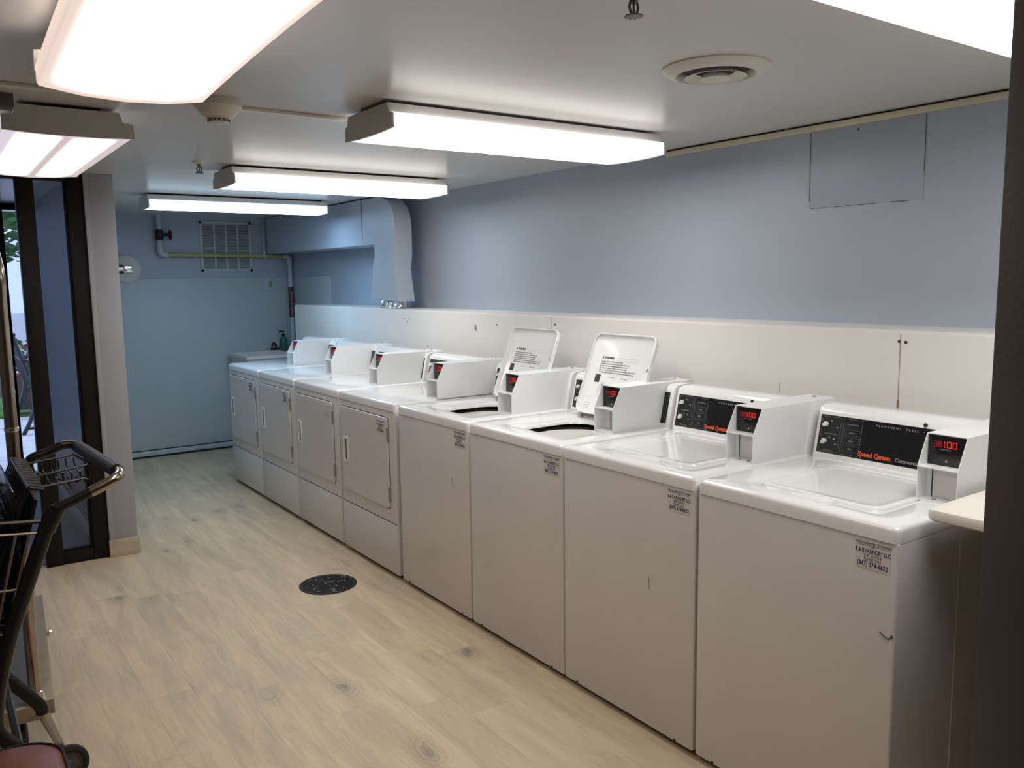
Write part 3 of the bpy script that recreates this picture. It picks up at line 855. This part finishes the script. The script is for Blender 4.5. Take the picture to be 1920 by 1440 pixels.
# smoke detector
s = empty('smoke_detector', (-1.062, 1.80, CEIL)); tag(s, 'cream round smoke detector on the ceiling below the sagging light', 'smoke detector')
finish('base_plate', lathe(B(), [(.074, 0), (.076, -.004), (.076, -.022), (.070, -.030), (.001, -.031)], (0, 0, 0), 2, 40), 'cream_plastic', s)
finish('sensor_dome', lathe(B(), [(.068, -.030), (.060, -.042), (.044, -.054), (.034, -.060), (.034, -.070), (.028, -.074), (.001, -.0745)], (0, 0, 0), 2, 36), 'cream_plastic', s)
bm = B()
for k in range(14):
    a = 2 * PI * k / 14
    for z in (-.063, -.068):
        c = Vector((math.cos(a) * .0345, math.sin(a) * .0345, z)); t = bmesh.new(); bmesh.ops.create_cube(t, size=1)
        merge(bm, t, Matrix.Translation(c) @ Matrix.Rotation(a, 4, 'Z') @ Matrix.Diagonal((.002, .010, .0025, 1)))
finish('vent_slots', bm, 'black', s, smooth=False)

def sprinkler(loc, label, cap):
    s = empty('fire_sprinkler', loc); tag(s, label, 'sprinkler', 'ceiling sprinkler heads')
    finish('escutcheon', lathe(B(), [(.033, 0), (.032, -.005), (.020, -.012), (.012, -.013)], (0, 0, 0), 2, 28), cap, s)
    bm = B(); cyl(bm, (0, 0, 0), (0, 0, -.028), .009, 12)
    for k in (-1, 1): tube(bm, smooth_path([(k * .008, 0, -.024), (k * .012, 0, -.036), (k * .008, 0, -.048), (0, 0, -.052)]), .0028, 6)
    cyl(bm, (0, 0, -.026), (0, 0, -.048), .0025, 8)
    finish('sprinkler_body', bm, 'steel_dark', s)
    bm = B(); lathe(bm, [(.001, -.051), (.017, -.053), (.017, -.0555), (.001, -.0555)], (0, 0, 0), 2, 16)
    for k in range(10):
        a = 2 * PI * k / 10; box(bm, (math.cos(a) * .017 - .0022, math.sin(a) * .017 - .0022, -.0558), (math.cos(a) * .017 + .0022, math.sin(a) * .017 + .0022, -.053))
    finish('deflector', bm, 'steel_dark', s)
sprinkler((-.728, 3.28, CEIL), 'sprinkler head hanging below the smoke detector, left of the dryers light', 'cream_plastic')
sprinkler((-.655, .262, CEIL), 'sprinkler head at the top edge of the picture near the round diffuser', 'steel_dull')

# ------------------------------------------------------------------ soffit duct and curved riser
du = empty('ventilation_duct', (.79, 4.0, 1.40)); tag(du, 'blue painted air duct curving down from the ceiling to the white ledge', 'duct')
def W2L(x, y, z): return (x - .79, y - 4.0, z - 1.40)
bm = B()
# horizontal run, up to the far wall
loft(bm, [[W2L(x, 4.66, z) for x, z in ((.79, 1.805), (.79, 2.132), (1.045, 2.132), (1.045, 1.805))],
          [W2L(x, 6.70, z) for x, z in ((.79, 1.805), (.79, 2.132), (1.045, 2.132), (1.045, 1.805))]])
finish('horizontal_run', bm, 'wall_blue', du, smooth=False)
bm = B()
outer = [(4.66, 2.130), (4.52, 2.131), (4.38, 2.126), (4.28, 2.106), (4.20, 2.058), (4.155, 1.99), (4.14, 1.90), (4.14, 1.72)]
outer = [(p.x, p.y) for p in smooth_path([(a, b_, 0) for a, b_ in outer], 4)]
inner = [(4.465, 1.80), (4.465, 1.72)]
poly = outer + [(4.465, 1.72), (4.465, 1.805), (4.66, 1.805)]
loft(bm, [[W2L(.79, y, z) for y, z in poly], [W2L(.918, y, z) for y, z in poly]])
finish('elbow', bm, 'wall_blue', du, angle=25)
bm = B()
a = [W2L(*p) for p in ((.79, 4.465, 1.72), (.79, 4.14, 1.72), (.918, 4.14, 1.72), (.918, 4.465, 1.72))]
m_ = [W2L(*p) for p in ((.785, 4.50, 1.62), (.785, 4.150, 1.62), (.908, 4.150, 1.62), (.908, 4.50, 1.62))]
c_ = [W2L(*p) for p in ((.79, 4.53, 1.418), (.79, 4.125, 1.400), (.918, 4.118, 1.400), (.918, 4.53, 1.418))]
loft(bm, [a, m_, c_]); bmesh.ops.triangulate(bm, faces=[f for f in bm.faces if len(f.verts) == 4 and abs(f.normal.z) < .9])
finish('flared_outlet', bm, 'wall_blue', du, smooth=False)
bm = B()
for z, s_ in ((1.355, 0),):
    loops = []
    for zz in (1.352, 1.366, 1.378, 1.392, 1.412):
        l = []
        for k in range(40):
            t = k / 40; 
            yy = 4.33 + .17 * math.cos(2 * PI * t); xx = .862 + .062 * math.sin(2 * PI * t)
            j = random.uniform(-.010, .010)
            l.append(W2L(xx + j, yy + j * 1.5, zz + random.uniform(-.004, .004) if 1.36 < zz < 1.40 else zz))
        loops.append(l)
    loft(bm, loops)
finish('foil_collar', bm, 'foil', du, smooth=False)
finish('joint_gap', box(B(), (-.0012, .655, .44), (.0005, .661, .75)), 'gap', du, smooth=False)
finish('hanger_strap', box(B(), (-.0025, .672, .715), (.0, .684, .740)), 'pipe_white', du, smooth=False)
bm = B(); box(bm, (.80, 4.42, 2.133), (.90, 6.70, CEIL - .0005))
structure(finish('trim_9', bm, 'gap', smooth=False))

# ------------------------------------------------------------------ far wall fittings
g = empty('wall_grille', (.442, YF, 1.645)); tag(g, 'white louvered air grille high on the far blue wall', 'vent')
GW, GH = .235, .455
bm = B()
box(bm, (-GW, -.012, 0), (-GW + .025, 0, GH), .002); box(bm, (GW - .025, -.012, 0), (GW, 0, GH), .002)
box(bm, (-GW, -.012, 0), (GW, 0, .025), .002); box(bm, (-GW, -.012, GH - .025), (GW, 0, GH), .002)
for k in (1, 2, 3):
    x = -GW + .025 + (2 * GW - .05) * k / 4; box(bm, (x - .007, -.012, .02), (x + .007, -.002, GH - .02), .001)
finish('grille_frame', bm, 'vent_paint', g)
finish('duct_opening', box(B(), (-GW + .02, -.0025, .02), (GW - .02, -.001, GH - .02)), 'dark_paint_and_shade', g, smooth=False)
bm = B()
for k in range(30):
    z = .030 + (GH - .06) * k / 29
    loft(bm, [[(-GW + .02, -.003, z + .005), (-GW + .02, -.010, z - .003), (-GW + .02, -.010, z - .0015), (-GW + .02, -.003, z + .0065)],
              [(GW - .02, -.003, z + .005), (GW - .02, -.010, z - .003), (GW - .02, -.010, z - .0015), (GW - .02, -.003, z + .0065)]])
finish('louvers', bm, 'vent_paint', g, smooth=False)

pp = empty('sprinkler_pipe', (0, YF - .07, 0)); tag(pp, 'white and yellow sprinkler pipe with valve running down the far wall', 'pipe')
bm = B(); cyl(bm, (-.15, 0, CEIL), (-.15, 0, 1.83), .021, 16); finish('supply_drop', bm, 'pipe_white', pp)
bm = B(); tube(bm, smooth_path([(-.15, 0, 1.85), (-.148, 0, 1.815), (-.13, 0, 1.797), (-.09, 0, 1.795)]), .027, 14); finish('elbow_fitting', bm, 'pipe_white', pp)
bm = B(); cyl(bm, (-.10, 0, 1.795), (.98, 0, 1.785), .018, 16); finish('yellow_run', bm, 'pipe_yellow', pp)
bm = B(); tube(bm, smooth_path([(.95, 0, 1.786), (.99, 0, 1.784), (1.010, 0, 1.765), (1.012, 0, 1.72)]), .028, 14); finish('elbow_fitting', bm, 'pipe_white', pp)
bm = B(); cyl(bm, (1.012, 0, 1.74), (1.012, 0, .0), .022, 16); finish('riser_pipe', bm, 'pipe_white', pp)
bm = B(); cyl(bm, (-.15, 0, 2.005), (-.15, 0, 1.925), .034, 14); cyl(bm, (-.15, -.0, 1.965), (-.085, -.035, 1.965), .016, 12)
cyl(bm, (-.15, 0, 2.012), (-.15, 0, 1.995), .028, 6); cyl(bm, (-.15, 0, 1.935), (-.15, 0, 1.918), .028, 6)
vb = finish('valve_body', bm, 'valve_black', pp)
bm = B()
cen = Vector((-.07, -.043, 1.965)); ax = Vector((.88, -.47, 0)).normalized(); u, w_ = frame_of(ax)
tube(bm, [cen + (u * math.cos(2 * PI * k / 20) + w_ * math.sin(2 * PI * k / 20)) * .040 for k in range(20)], .007, 6, True)
for k in range(4):
    a = PI / 2 * k; tube(bm, [cen, cen + (u * math.cos(a) + w_ * math.sin(a)) * .038], .004, 6)
cyl(bm, cen - ax * .04, cen + ax * .004, .007, 8)
finish('hand_wheel', bm, 'valve_red', vb)
bm = B(); lathe(bm, [(.0232, 1.205), (.0232, 1.495)], (1.012, 0, 0), 2, 20); lb = finish('pipe_label', bm, 'label_maroon', pp)
text('SPRINKLER-WATER', .031, 'letter_grey', lb, (1.022, -.0236, 1.213), (0, 0, 1), (-1, 0, 0), name='label_lettering', squash=.90)
bm = B(); cyl(bm, (.770, 0, CEIL), (.770, 0, 1.80), .004, 8); tube(bm, [(.770, math.cos(2 * PI * k / 16) * .023, 1.787 + math.sin(2 * PI * k / 16) * .023) for k in range(16)], .005, 6, True)
box(bm, (.757, -.012, 1.80), (.783, .012, 1.835), .002)
finish('pipe_hanger', bm, 'pipe_white', pp)

sw = empty('wall_switch', (.835, YF - .010, 1.46)); tag(sw, 'square wall plate with a brown toggle on the pale far panel', 'switch')
finish('cover_plate', box(B(), (-.055, -.008, 0), (.055, 0, .115), .003), 'wall_pale', sw)
finish('toggle', box(B(), (-.018, -.014, .035), (.014, -.008, .092), .002), 'tan_metal', sw)

rp = empty('round_wall_plate', (-.425, YF - .010, 1.672)); tag(rp, 'round beige cover plate with a chrome bracket on the far wall beside the pillar', 'wall plate')
finish('cover_disc', lathe(B(), [(.118, 0), (.118, -.012), (.112, -.016), (.001, -.017)], (0, 0, 0), 1, 40), 'cream_plastic', rp)
bm = B(); box(bm, (-.17, -.052, -.018), (-.02, -.018, .018), .004); box(bm, (-.034, -.060, -.032), (.040, -.017, .030), .006)
br = finish('chrome_bracket', bm, 'chrome', rp)
for z in (.024, -.038): finish('bracket_bar', box(B(), (-.17, -.050, z), (-.03, -.017, z + .011), .002), 'valve_black', rp)
finish('bracket_screw', cyl(B(), (.002, -.0625, .0), (.002, -.059, .0), .006, 10), 'steel_dull', br)

# keyhole plate on the chase front
kp = empty('wall_hook', (.78, 3.125, 1.262)); tag(kp, 'small grey keyhole hook fixed on the white ledge wall above a washer', 'hook')
finish('hook_plate', box(B(), (-.004, -.008, -.022), (0, .008, .006), .0015), 'chrome', kp)
finish('hook_slot', lathe(B(), [(.001, -.0065), (.010, -.006), (.010, -.003)], (0, 0, .010), 0, 16), 'building_band', kp)

# utility sink behind the last dryer, with soap and faucet
sk = empty('utility_sink', (.68, 6.47, 0)); tag(sk, 'white plastic utility sink behind the last dryer by the far wall', 'sink')
bm = B()
def ring(z, i, rr=.03): return [(x, y, z) for x, y in rrect(-.30 + i, .30 - i, -.275 + i, .275 - i, rr)]
loft(bm, [ring(.58, .05), ring(.872, .012), ring(.874, 0), ring(.898, 0), ring(.900, .004), ring(.900, .035), ring(.894, .040), ring(.62, .075)])
finish('basin', bm, 'sink_plastic', sk)
for x in (-.24, .24):
    for y in (-.21, .21):
        finish('leg', tube(B(), [(x, y, 0), (x, y, .62)], .016, 10), 'sink_plastic', sk)
fa = finish('faucet', tube(B(), smooth_path([(.15, .255, .899), (.15, .255, .95), (.11, .21, .975), (.07, .12, .955)]), .010, 10), 'valve_red', sk)
finish('faucet_handle', tube(B(), [(.10, .255, .915), (.20, .255, .915)], .010, 8), 'valve_black', fa)
so = empty('soap_bottle', (.90, 6.705, .9012)); tag(so, 'green soap bottle with a black pump on the utility sink', 'bottle')
finish('bottle_body', lathe(B(), [(.001, 0), (.036, .001), (.039, .006), (.039, .090), (.034, .108), (.015, .122), (.013, .132), (.001, .133)], (0, 0, 0), 2, 24), 'soap_green', so)
bm = B(); cyl(bm, (0, 0, .130), (0, 0, .150), .014, 14); cyl(bm, (0, 0, .150), (0, 0, .172), .005, 8); box(bm, (-.045, -.008, .168), (.012, .008, .182), .003)
finish('pump_head', bm, 'black', so)

# ------------------------------------------------------------------ floor drain
fd = empty('floor_drain', (-.318, 2.865, 0)); tag(fd, 'round dark cast iron drain cover set in the plank floor', 'drain')
finish('drain_rim', lathe(B(), [(.146, 0), (.146, .003), (.138, .004), (.134, .002), (.134, .0)], (0, 0, 0), 2, 48), 'iron', fd)
bm = B(); lathe(bm, [(.134, .0022), (.001, .0022)], (0, 0, 0), 2, 40)
for k in range(-8, 9):
    y = k * .015; L_ = math.sqrt(max(0, .126 ** 2 - y * y))
    if L_ < .02: continue
    for a, b_ in ((-L_, -.006), (.006, L_)): box(bm, (a, y - .0035, .002), (b_, y + .0035, .0048), .001, 1)
finish('drain_grate', bm, 'iron', fd)
bm = B()
for k in range(26):
    a = random.uniform(0, 6.28); r_ = .125 * math.sqrt(random.random()); x, y = r_ * math.cos(a), r_ * math.sin(a)
    tube(bm, [(x, y, .0045), (x + random.uniform(-.012, .012), y + random.uniform(-.012, .012), .006), (x + random.uniform(-.018, .018), y + random.uniform(-.018, .018), .0045)], .0007, 4)
lint = finish('lint', bm, 'sticker', fd); lint['kind'] = 'stuff'

# ------------------------------------------------------------------ shopping cart (left edge)
YN, YFA = 1.27, 1.765
sc = empty('shopping_cart', (-1.9, 1.52, 0)); tag(sc, 'black wire shopping cart with a looped handle at the left edge', 'shopping cart')
def SL(x, y, z): return (x + 1.9, y - 1.52, z)
def spath(y, pts, k=5): return smooth_path([SL(x, y, z) for x, z in pts], k)
side = [(-1.60, 1.018), (-1.64, 1.002), (-1.690, .980), (-1.712, .925), (-1.76, .800), (-1.805, .680), (-1.838, .56), (-1.850, .48), (-1.845, .435), (-1.815, .395), (-1.785, .355), (-1.72, .265), (-1.712, .235)]
for y in (YN, YFA):
    up_ = 0 if y == YN else .045
    pth = spath(y, [(x, z + up_ * max(0, min(1, (z - .9) / .08))) for x, z in side], 4)
    finish('frame_side', tube(B(), pth, [.0135 + .0055 * min(1, max(0, (i - 6) / 6)) for i in range(len(pth))], 12), 'cart_black', sc)
    fr_ = [(-1.845, .46), (-1.95, .44), (-2.20, .36), (-2.38, .27), (-2.45, .235)]
    finish('lower_rail', tube(B(), spath(y, fr_, 4), .012, 8), 'cart_black', sc)
# looped handle
hp = smooth_path([SL(-1.60, YN, 1.018), SL(-1.565, YN, 1.032), SL(-1.535, YN + .004, 1.046), SL(-1.524, YN + .03, 1.052), SL(-1.527, YN + .06, 1.054)], 5)
h1 = finish('handle_elbow', tube(B(), hp, .0145, 12), 'bronze_tube', sc)
hp = smooth_path([SL(-1.60, YFA, 1.063), SL(-1.585, YFA, 1.064), SL(-1.565, YFA - .006, 1.062), SL(-1.560, YFA - .03, 1.057)], 5)
finish('handle_elbow', tube(B(), hp, .0140, 12), 'cart_black', sc)
tube_b = B(); tube(tube_b, [SL(-1.527, YN + .05, 1.054), SL(-1.534, YN + .14, 1.056), SL(-1.560, YFA - .02, 1.058)], .0185, 14)
finish('handle_grip', tube_b, 'grip_plastic', sc)
# coupling shoes where handle meets posts
for y in (YN, YFA):
    finish('post_clamp', tube(B(), [SL(-1.675, y, .992), SL(-1.705, y, .935)], .019, 12), 'cart_black', sc)
# basket: wires
def wires(name, mat, segs, r=.0032):
    bm = B()
    for s_ in segs: tube(bm, [SL(*p) for p in s_], r, 6)
    return finish(name, bm, mat, sc)
def lerp(a, b_, t): return tuple(a[i] + (b_[i] - a[i]) * t for i in range(3))
for y, mt in ((YN, 'cart_wire'), (YFA, 'cart_black')):
    tl, tr, bl, br_ = (-2.52, y, 1.02), (-1.715, y, .932), (-2.40, y, .71), (-1.79, y, .69)
    segs = [[lerp(tl, bl, t), lerp(tr, br_, t)] for t in (0, .56, 1)]
    segs += [[lerp(tl, tr, t), lerp(bl, br_, t)] for t in [k / 14 for k in range(14)] + [.965]]
    sw_ = wires('basket_side', mt, segs, .0034)
wires('basket_rim', 'cart_black', [[(-1.715, YN, .962), (-2.53, YN, 1.045)], [(-1.715, YFA, .962), (-2.53, YFA, 1.045)], [(-2.53, YN, 1.045), (-2.53, YFA, 1.045)]], .0055)
segs = []
for k in range(17):
    y = YN + .02 + (YFA - YN - .04) * k / 16
    segs.append([(-1.722, y, 1.010), (-1.83, y, .60)])
for t in (0, .33, .66, 1): segs.append([lerp((-1.722, YN + .015, 1.010), (-1.83, YN + .015, .60), t), lerp((-1.722, YFA - .015, 1.010), (-1.83, YFA - .015, .60), t)])
segs += [[(a[0] - dx, a[1], a[2] - dz), (b_[0] - dx, b_[1], b_[2] - dz)] for dx, dz in ((.035, .012), (.075, .03)) for a, b_ in segs[:17]]
wires('rear_gate', 'cart_black', segs, .0042)
segs = []
for k in range(12):
    y = YN + .03 + (YFA - YN - .06) * k / 11
    segs.append([(-1.700, y, 1.035), (-1.735, y, 1.045)]); segs.append([(-1.735, y, 1.045), (-1.775, y, .95)]); segs.append([(-1.775, y, .95), (-1.86, y, .72)])
for x, z in ((-1.735, 1.045), (-1.775, .95), (-1.83, .80)): segs.append([(x, YN + .02, z), (x, YFA - .02, z)])
wires('child_seat', 'cart_black', segs, .0048)
finish('seat_flap', box(B(), SL(-1.772, YN + .05, .86), SL(-1.764, YFA - .05, 1.035), .003), 'cart_black', sc)
segs = []
for k in range(10):
    y = YN + .02 + (YFA - YN - .04) * k / 9
    segs.append([(-1.79, y, .69), (-2.40, y, .71)]); segs.append([(-2.40, y, .71), (-2.52, y, 1.02)])
for k in range(1, 9): x = -1.79 - .61 * k / 9; segs.append([(x, YN, .692), (x, YFA, .692)])
wires('basket_floor', 'cart_black', segs, .003)
# little rack hanging under the handle
segs = [[(-1.70, YFA - .03, 1.024), (-1.575, YFA - .03, 1.036)], [(-1.70, YFA - .21, 1.018), (-1.555, YFA - .21, 1.036)], [(-1.70, YFA - .25, .995), (-1.575, YFA - .25, 1.005)], [(-1.575, YFA - .03, 1.036), (-1.555, YFA - .21, 1.036)]]
rk = wires('handle_rack', 'cart_black', segs, .0036)
bm = B()
for k in range(6):
    x = -1.685 + k * .022
    tube(bm, smooth_path([SL(x, YFA - .03, 1.026), SL(x + .003, YFA - .05, .998), SL(x + .008, YFA - .12, .985), SL(x + .014, YFA - .20, .990), SL(x + .014, YFA - .215, 1.020)], 3), .0028, 5)
    cyl(bm, SL(x + .012, YFA - .14, .990), SL(x + .012, YFA - .14, .972), .0045, 6)
finish('rack_hooks', bm, 'cart_black', rk)
# lower cross tubes and tray
for x, z in ((-1.845, .46), (-1.805, .385), (-2.40, .26)): wires('cross_tube', 'cart_black', [[(x, YN, z), (x, YFA, z)]], .010)
wires('lower_tray', 'cart_wire', [[(-1.86, YN + .04 + k * .075, .445), (-2.38, YN + .04 + k * .075, .28)] for k in range(6)] + [[(x, YN + .01, z), (x, YFA - .01, z)] for x, z in ((-1.87, .442), (-2.12, .3625), (-2.37, .283))], .003)
def cart_wheel(x, y, forkdx):
    bm = B(); tube(bm, [SL(x - forkdx, y, .24), SL(x - forkdx * .9, y, .215), SL(x - forkdx * .45, y, .14), SL(x - .005, y, .085)], [.016, .016, .013, .010], 10)
    w_ = finish('caster_fork', bm, 'steel_dull' if forkdx > 0 else 'cart_black', sc)
    bm = B(); c = SL(x, y - .022, .058)
    lathe(bm, [(.034, -.006), (.050, -.012), (.058, -.008), (.058, .008), (.050, .012), (.034, .006)], c, 1, 32); ti = finish('wheel', bm, 'rubber', sc)
    bm = B(); lathe(bm, [(.001, -.010), (.010, -.011), (.014, -.006), (.030, -.003), (.0355, -.009), (.0375, -.009), (.0375, .009), (.030, .004), (.014, .006), (.001, .010)], c, 1, 28)
    finish('wheel_hub', bm, 'wheel_hub', ti)
for y in (YN, YFA): cart_wheel(-1.655, y, .055); cart_wheel(-2.42, y, .03)

# ------------------------------------------------------------------ luggage cart behind it
lc = empty('luggage_cart', (-1.69, 1.87, 0), math.radians(-4.3)); tag(lc, 'luggage cart with tall bronze pole and grey carpeted deck behind the shopping cart', 'luggage cart')
DWD, DLN = .60, 1.12
bm = B(); box(bm, (-DWD, 0, .165), (0, .022, .215), .003); box(bm, (-DWD, DLN - .022, .165), (0, DLN, .215), .003)
box(bm, (-.022, .022, .165), (.022, DLN - .022, .215), .003); box(bm, (-DWD, .022, .165), (-DWD + .022, DLN - .022, .215), .003)
finish('deck_frame', bm, 'tan_metal', lc)
finish('carpet_deck', box(B(), (-DWD + .022, .022, .180), (-.022, DLN - .022, .212), .003), 'carpet_grey', lc)
for x, y in ((-.030, .03), (-.030, DLN - .03), (-DWD + .03, .03), (-DWD + .03, DLN - .03)):
    sx_ = 1 if x < -.3 else -1; sy_ = 1 if y < .5 else -1
    pts = [(x, y, .205), (x, y, 1.55)]
    arc = smooth_path([(x, y, 1.50), (x, y, 1.60), (x + sx_ * .03, y + sy_ * .08, 1.72), (x + sx_ * .12, y + sy_ * .26, 1.84), (-DWD / 2, DLN / 2, 1.92)], 6)
    po = finish('pole', tube(B(), [pts[0]] + arc, .0185, 16), 'bronze_tube', lc)
    finish('pole_collar', lathe(B(), [(.019, 1.10), (.0205, 1.102), (.0205, 1.112), (.019, 1.114)], (x, y, 0), 2, 16), 'chrome', po)
    finish('pole_socket', lathe(B(), [(.030, .212), (.030, .225), (.022, .250), (.019, .252)], (x, y, 0), 2, 20), 'chrome', po)
    bm = B(); cx_, cy_ = (x + (.03 if x < -.3 else -.05)), (y + (.05 if y < .5 else -.05))
    lathe(bm, [(.001, -.02), (.05, -.02), (.065, -.012), (.065, .012), (.05, .02), (.001, .02)], (cx_, cy_, .065), 0, 28); finish('wheel', bm, 'rubber', lc)
    finish('caster_fork', box(box(B(), (cx_ - .028, cy_ - .02, .06), (cx_ - .023, cy_ + .02, .165)), (cx_ - .028, cy_ - .025, .140), (cx_ + .028, cy_ + .025, .166)), 'steel_dull', lc, smooth=False)
bm = B(); lathe(bm, [(.001, .0), (.012, .002), (.014, .010), (.010, .020), (.001, .024)], (.022, .70, .185), 0, 16)
finish('bumper_knob', bm, 'chrome', lc)

# ------------------------------------------------------------------ red padded stool (bottom left corner)
st = empty('padded_stool', (-1.955, .965, 0)); tag(st, 'stool with a brick red vinyl seat in the bottom left corner', 'stool')
bm = B()
def sq(z, i, rr): return [(x, y, z) for x, y in rrect(-.235 + i, .235 - i, -.215 + i, .215 - i, rr)]
loft(bm, [sq(.385, .02, .09), sq(.395, .004, .10), sq(.42, 0, .105), sq(.440, .008, .10), sq(.452, .030, .09), sq(.460, .09, .06)])
se = finish('seat', bm, 'red_vinyl', st, angle=60)
finish('seat_piping', tube(B(), [(x, y, .443) for x, y in rrect(-.227, .227, -.207, .207, .10)], .0035, 6, True), 'black', se)
for x in (-.18, .18):
    for y in (-.16, .16): finish('leg', tube(B(), [(x, y, 0), (x * .9, y * .9, .39)], .012, 10), 'cart_black', st)

# ------------------------------------------------------------------ outdoors seen through the glass
structure(finish('ground_outside', box(B(), (-14, 6.23, -.14), (14, 40, -.02)), 'concrete', smooth=False))
bm = B()
for y in (7.6, 8.6, 9.6, 10.6): box(bm, (-6, y, -.021), (4, y + .015, -.0185))
structure(finish('trim_10', bm, 'building_band', smooth=False))
tag(finish('lawn', box(B(), (-1.8, 10.4, -.02), (6, 13.2, .03), .01), 'grass'), 'strip of green grass outside beyond the bench', 'grass', kind='stuff')
bl_ = empty('building', (0, 20, -.02)); tag(bl_, 'pale bluish building outside beyond the glass door', 'building')
finish('wall', box(B(), (-9, 0, .9), (12, .4, 6.5)), 'building', bl_, smooth=False)
finish('base_band', box(B(), (-9, -.03, 0), (12, .4, .95)), 'building_band', bl_, smooth=False)
# tree
tr_ = empty('tree', (-.75, 12.2, .031)); tag(tr_, 'leafy green tree outside seen through the narrow door glass', 'tree')
finish('trunk', tube(B(), smooth_path([(-.32, 0, 0), (-.30, 0, 1.2), (-.26, .02, 2.2), (-.1, 0, 3.2)]), [.07] * 5 + [.06] * 5 + [.045] * 6, 10), 'bark', tr_)
bm = B(); rnd = random.Random(3)
for _ in range(3600):
    while True:
        a, b_, c_ = rnd.uniform(-1, 1), rnd.uniform(-1, 1), rnd.uniform(-1, 1)
        if a * a + b_ * b_ + c_ * c_ < 1: break
    P_ = Vector((a * 1.5, b_ * 1.2, 2.95 + c_ * 1.15))
    if P_.z < 1.85 + .25 * math.sin(P_.x * 9): continue
    s_ = rnd.uniform(.05, .10); d1_ = Vector((rnd.uniform(-1, 1), rnd.uniform(-1, 1), rnd.uniform(-1, 1))).normalized(); u_, v_ = frame_of(d1_)
    q4 = [P_ - u_ * s_, P_ + v_ * s_ * .45, P_ + u_ * s_, P_ - v_ * s_ * .45]
    bm.faces.new([bm.verts.new(p) for p in q4])
fo = finish('foliage', bm, 'leaf', tr_, smooth=False); fo['kind'] = 'stuff'
# planter with flowers
pl = empty('planter_box', (-.55, 10.9, .03)); tag(pl, 'dark planter with red flowers outside behind the bench', 'planter')
finish('box', box(B(), (-.6, -.2, 0), (1.6, .2, .42), .01), 'planter', pl)
bm = B(); bm2 = B()
for _ in range(1100):
    P_ = Vector((rnd.uniform(-.6, 1.6), rnd.uniform(-.22, .22), .42 + rnd.uniform(-.03, .42)))
    s_ = rnd.uniform(.03, .06); u_, v_ = frame_of(Vector((rnd.uniform(-1, 1), rnd.uniform(-1, 1), rnd.uniform(-1, 1))))
    t_ = bm if rnd.random() < .7 else bm2
    t_.faces.new([t_.verts.new(p) for p in (P_ - u_ * s_, P_ + v_ * s_ * .6, P_ + u_ * s_, P_ - v_ * s_ * .6)])
o = finish('leaves', bm, 'leaf', pl, smooth=False); o['kind'] = 'stuff'
o = finish('blossoms', bm2, 'flower_red', pl, smooth=False); o['kind'] = 'stuff'
# park bench, side-on
be = empty('park_bench', (-.78, 9.6, -.02)); be.scale = (1.08, 1.0, 1.08); tag(be, 'black slatted metal park bench on the paving outside', 'bench')
bm = B()
for k in range(12):
    y = -.60 + 1.2 * k / 11
    tube(bm, smooth_path([(.26, y, .43), (-.10, y, .415), (-.19, y, .46), (-.33, y, .98)], 4), .011, 6)
finish('slats', bm, 'bench_black', be)
bm = B()
for p in ((.26, .43), (-.33, .98), (-.26, .72)): tube(bm, [(p[0], -.64, p[1]), (p[0], .64, p[1])], .016, 8)
finish('cross_rail', bm, 'bench_black', be)
for y in (-.62, .62):
    bm = B()
    tube(bm, smooth_path([(-.36, y, 1.02), (-.24, y, .62), (-.17, y, .42), (-.24, y, .16), (-.32, y, 0)], 5), .020, 8)
    tube(bm, smooth_path([(.24, y, .42), (.30, y, .22), (.20, y, .0)], 5), .018, 8)
    tube(bm, [(-.02 + .17 * math.cos(2 * PI * k / 20), y, .22 + .15 * math.sin(2 * PI * k / 20)) for k in range(20)], .018, 8, True)
    tube(bm, [(-.30, y, .06), (.24, y, .06)], .014, 8)
    tube(bm, smooth_path([(-.24, y, .66), (0, y, .68), (.22, y, .64), (.24, y, .42)], 5), .016, 8)
    finish('end_frame', bm, 'bench_black', be)

# ------------------------------------------------------------------ daylight
w = bpy.data.worlds.new('World'); SC.world = w; w.use_nodes = True
bg = w.node_tree.nodes['Background']; bg.inputs[0].default_value = (.72, .81, 1.0, 1); bg.inputs[1].default_value = 1.5

# ------------------------------------------------------------------ camera (phone held at eye height in the doorway)
cx, cy, cz, yaw, pitch, roll, F = -1.923794885, -1.081749533, 1.5495414, 0.61345446, -0.12545581, -0.01348659, 1572.717
f = Vector((math.sin(yaw) * math.cos(pitch), math.cos(yaw) * math.cos(pitch), math.sin(pitch)))
r = Vector((math.cos(yaw), -math.sin(yaw), 0)); u = r.cross(f)
c, s = math.cos(roll), math.sin(roll)
r2 = c * r + s * u; u2 = -s * r + c * u
cam = bpy.data.objects.new('camera', bpy.data.cameras.new('camera')); COL.objects.link(cam)
cam.matrix_world = Matrix(((r2.x, u2.x, -f.x, cx), (r2.y, u2.y, -f.y, cy), (r2.z, u2.z, -f.z, cz), (0, 0, 0, 1)))
cam.data.sensor_width = 36; cam.data.lens = F * 36 / 1920; cam.data.clip_start = .02; cam.data.clip_end = 200
SC.camera = cam
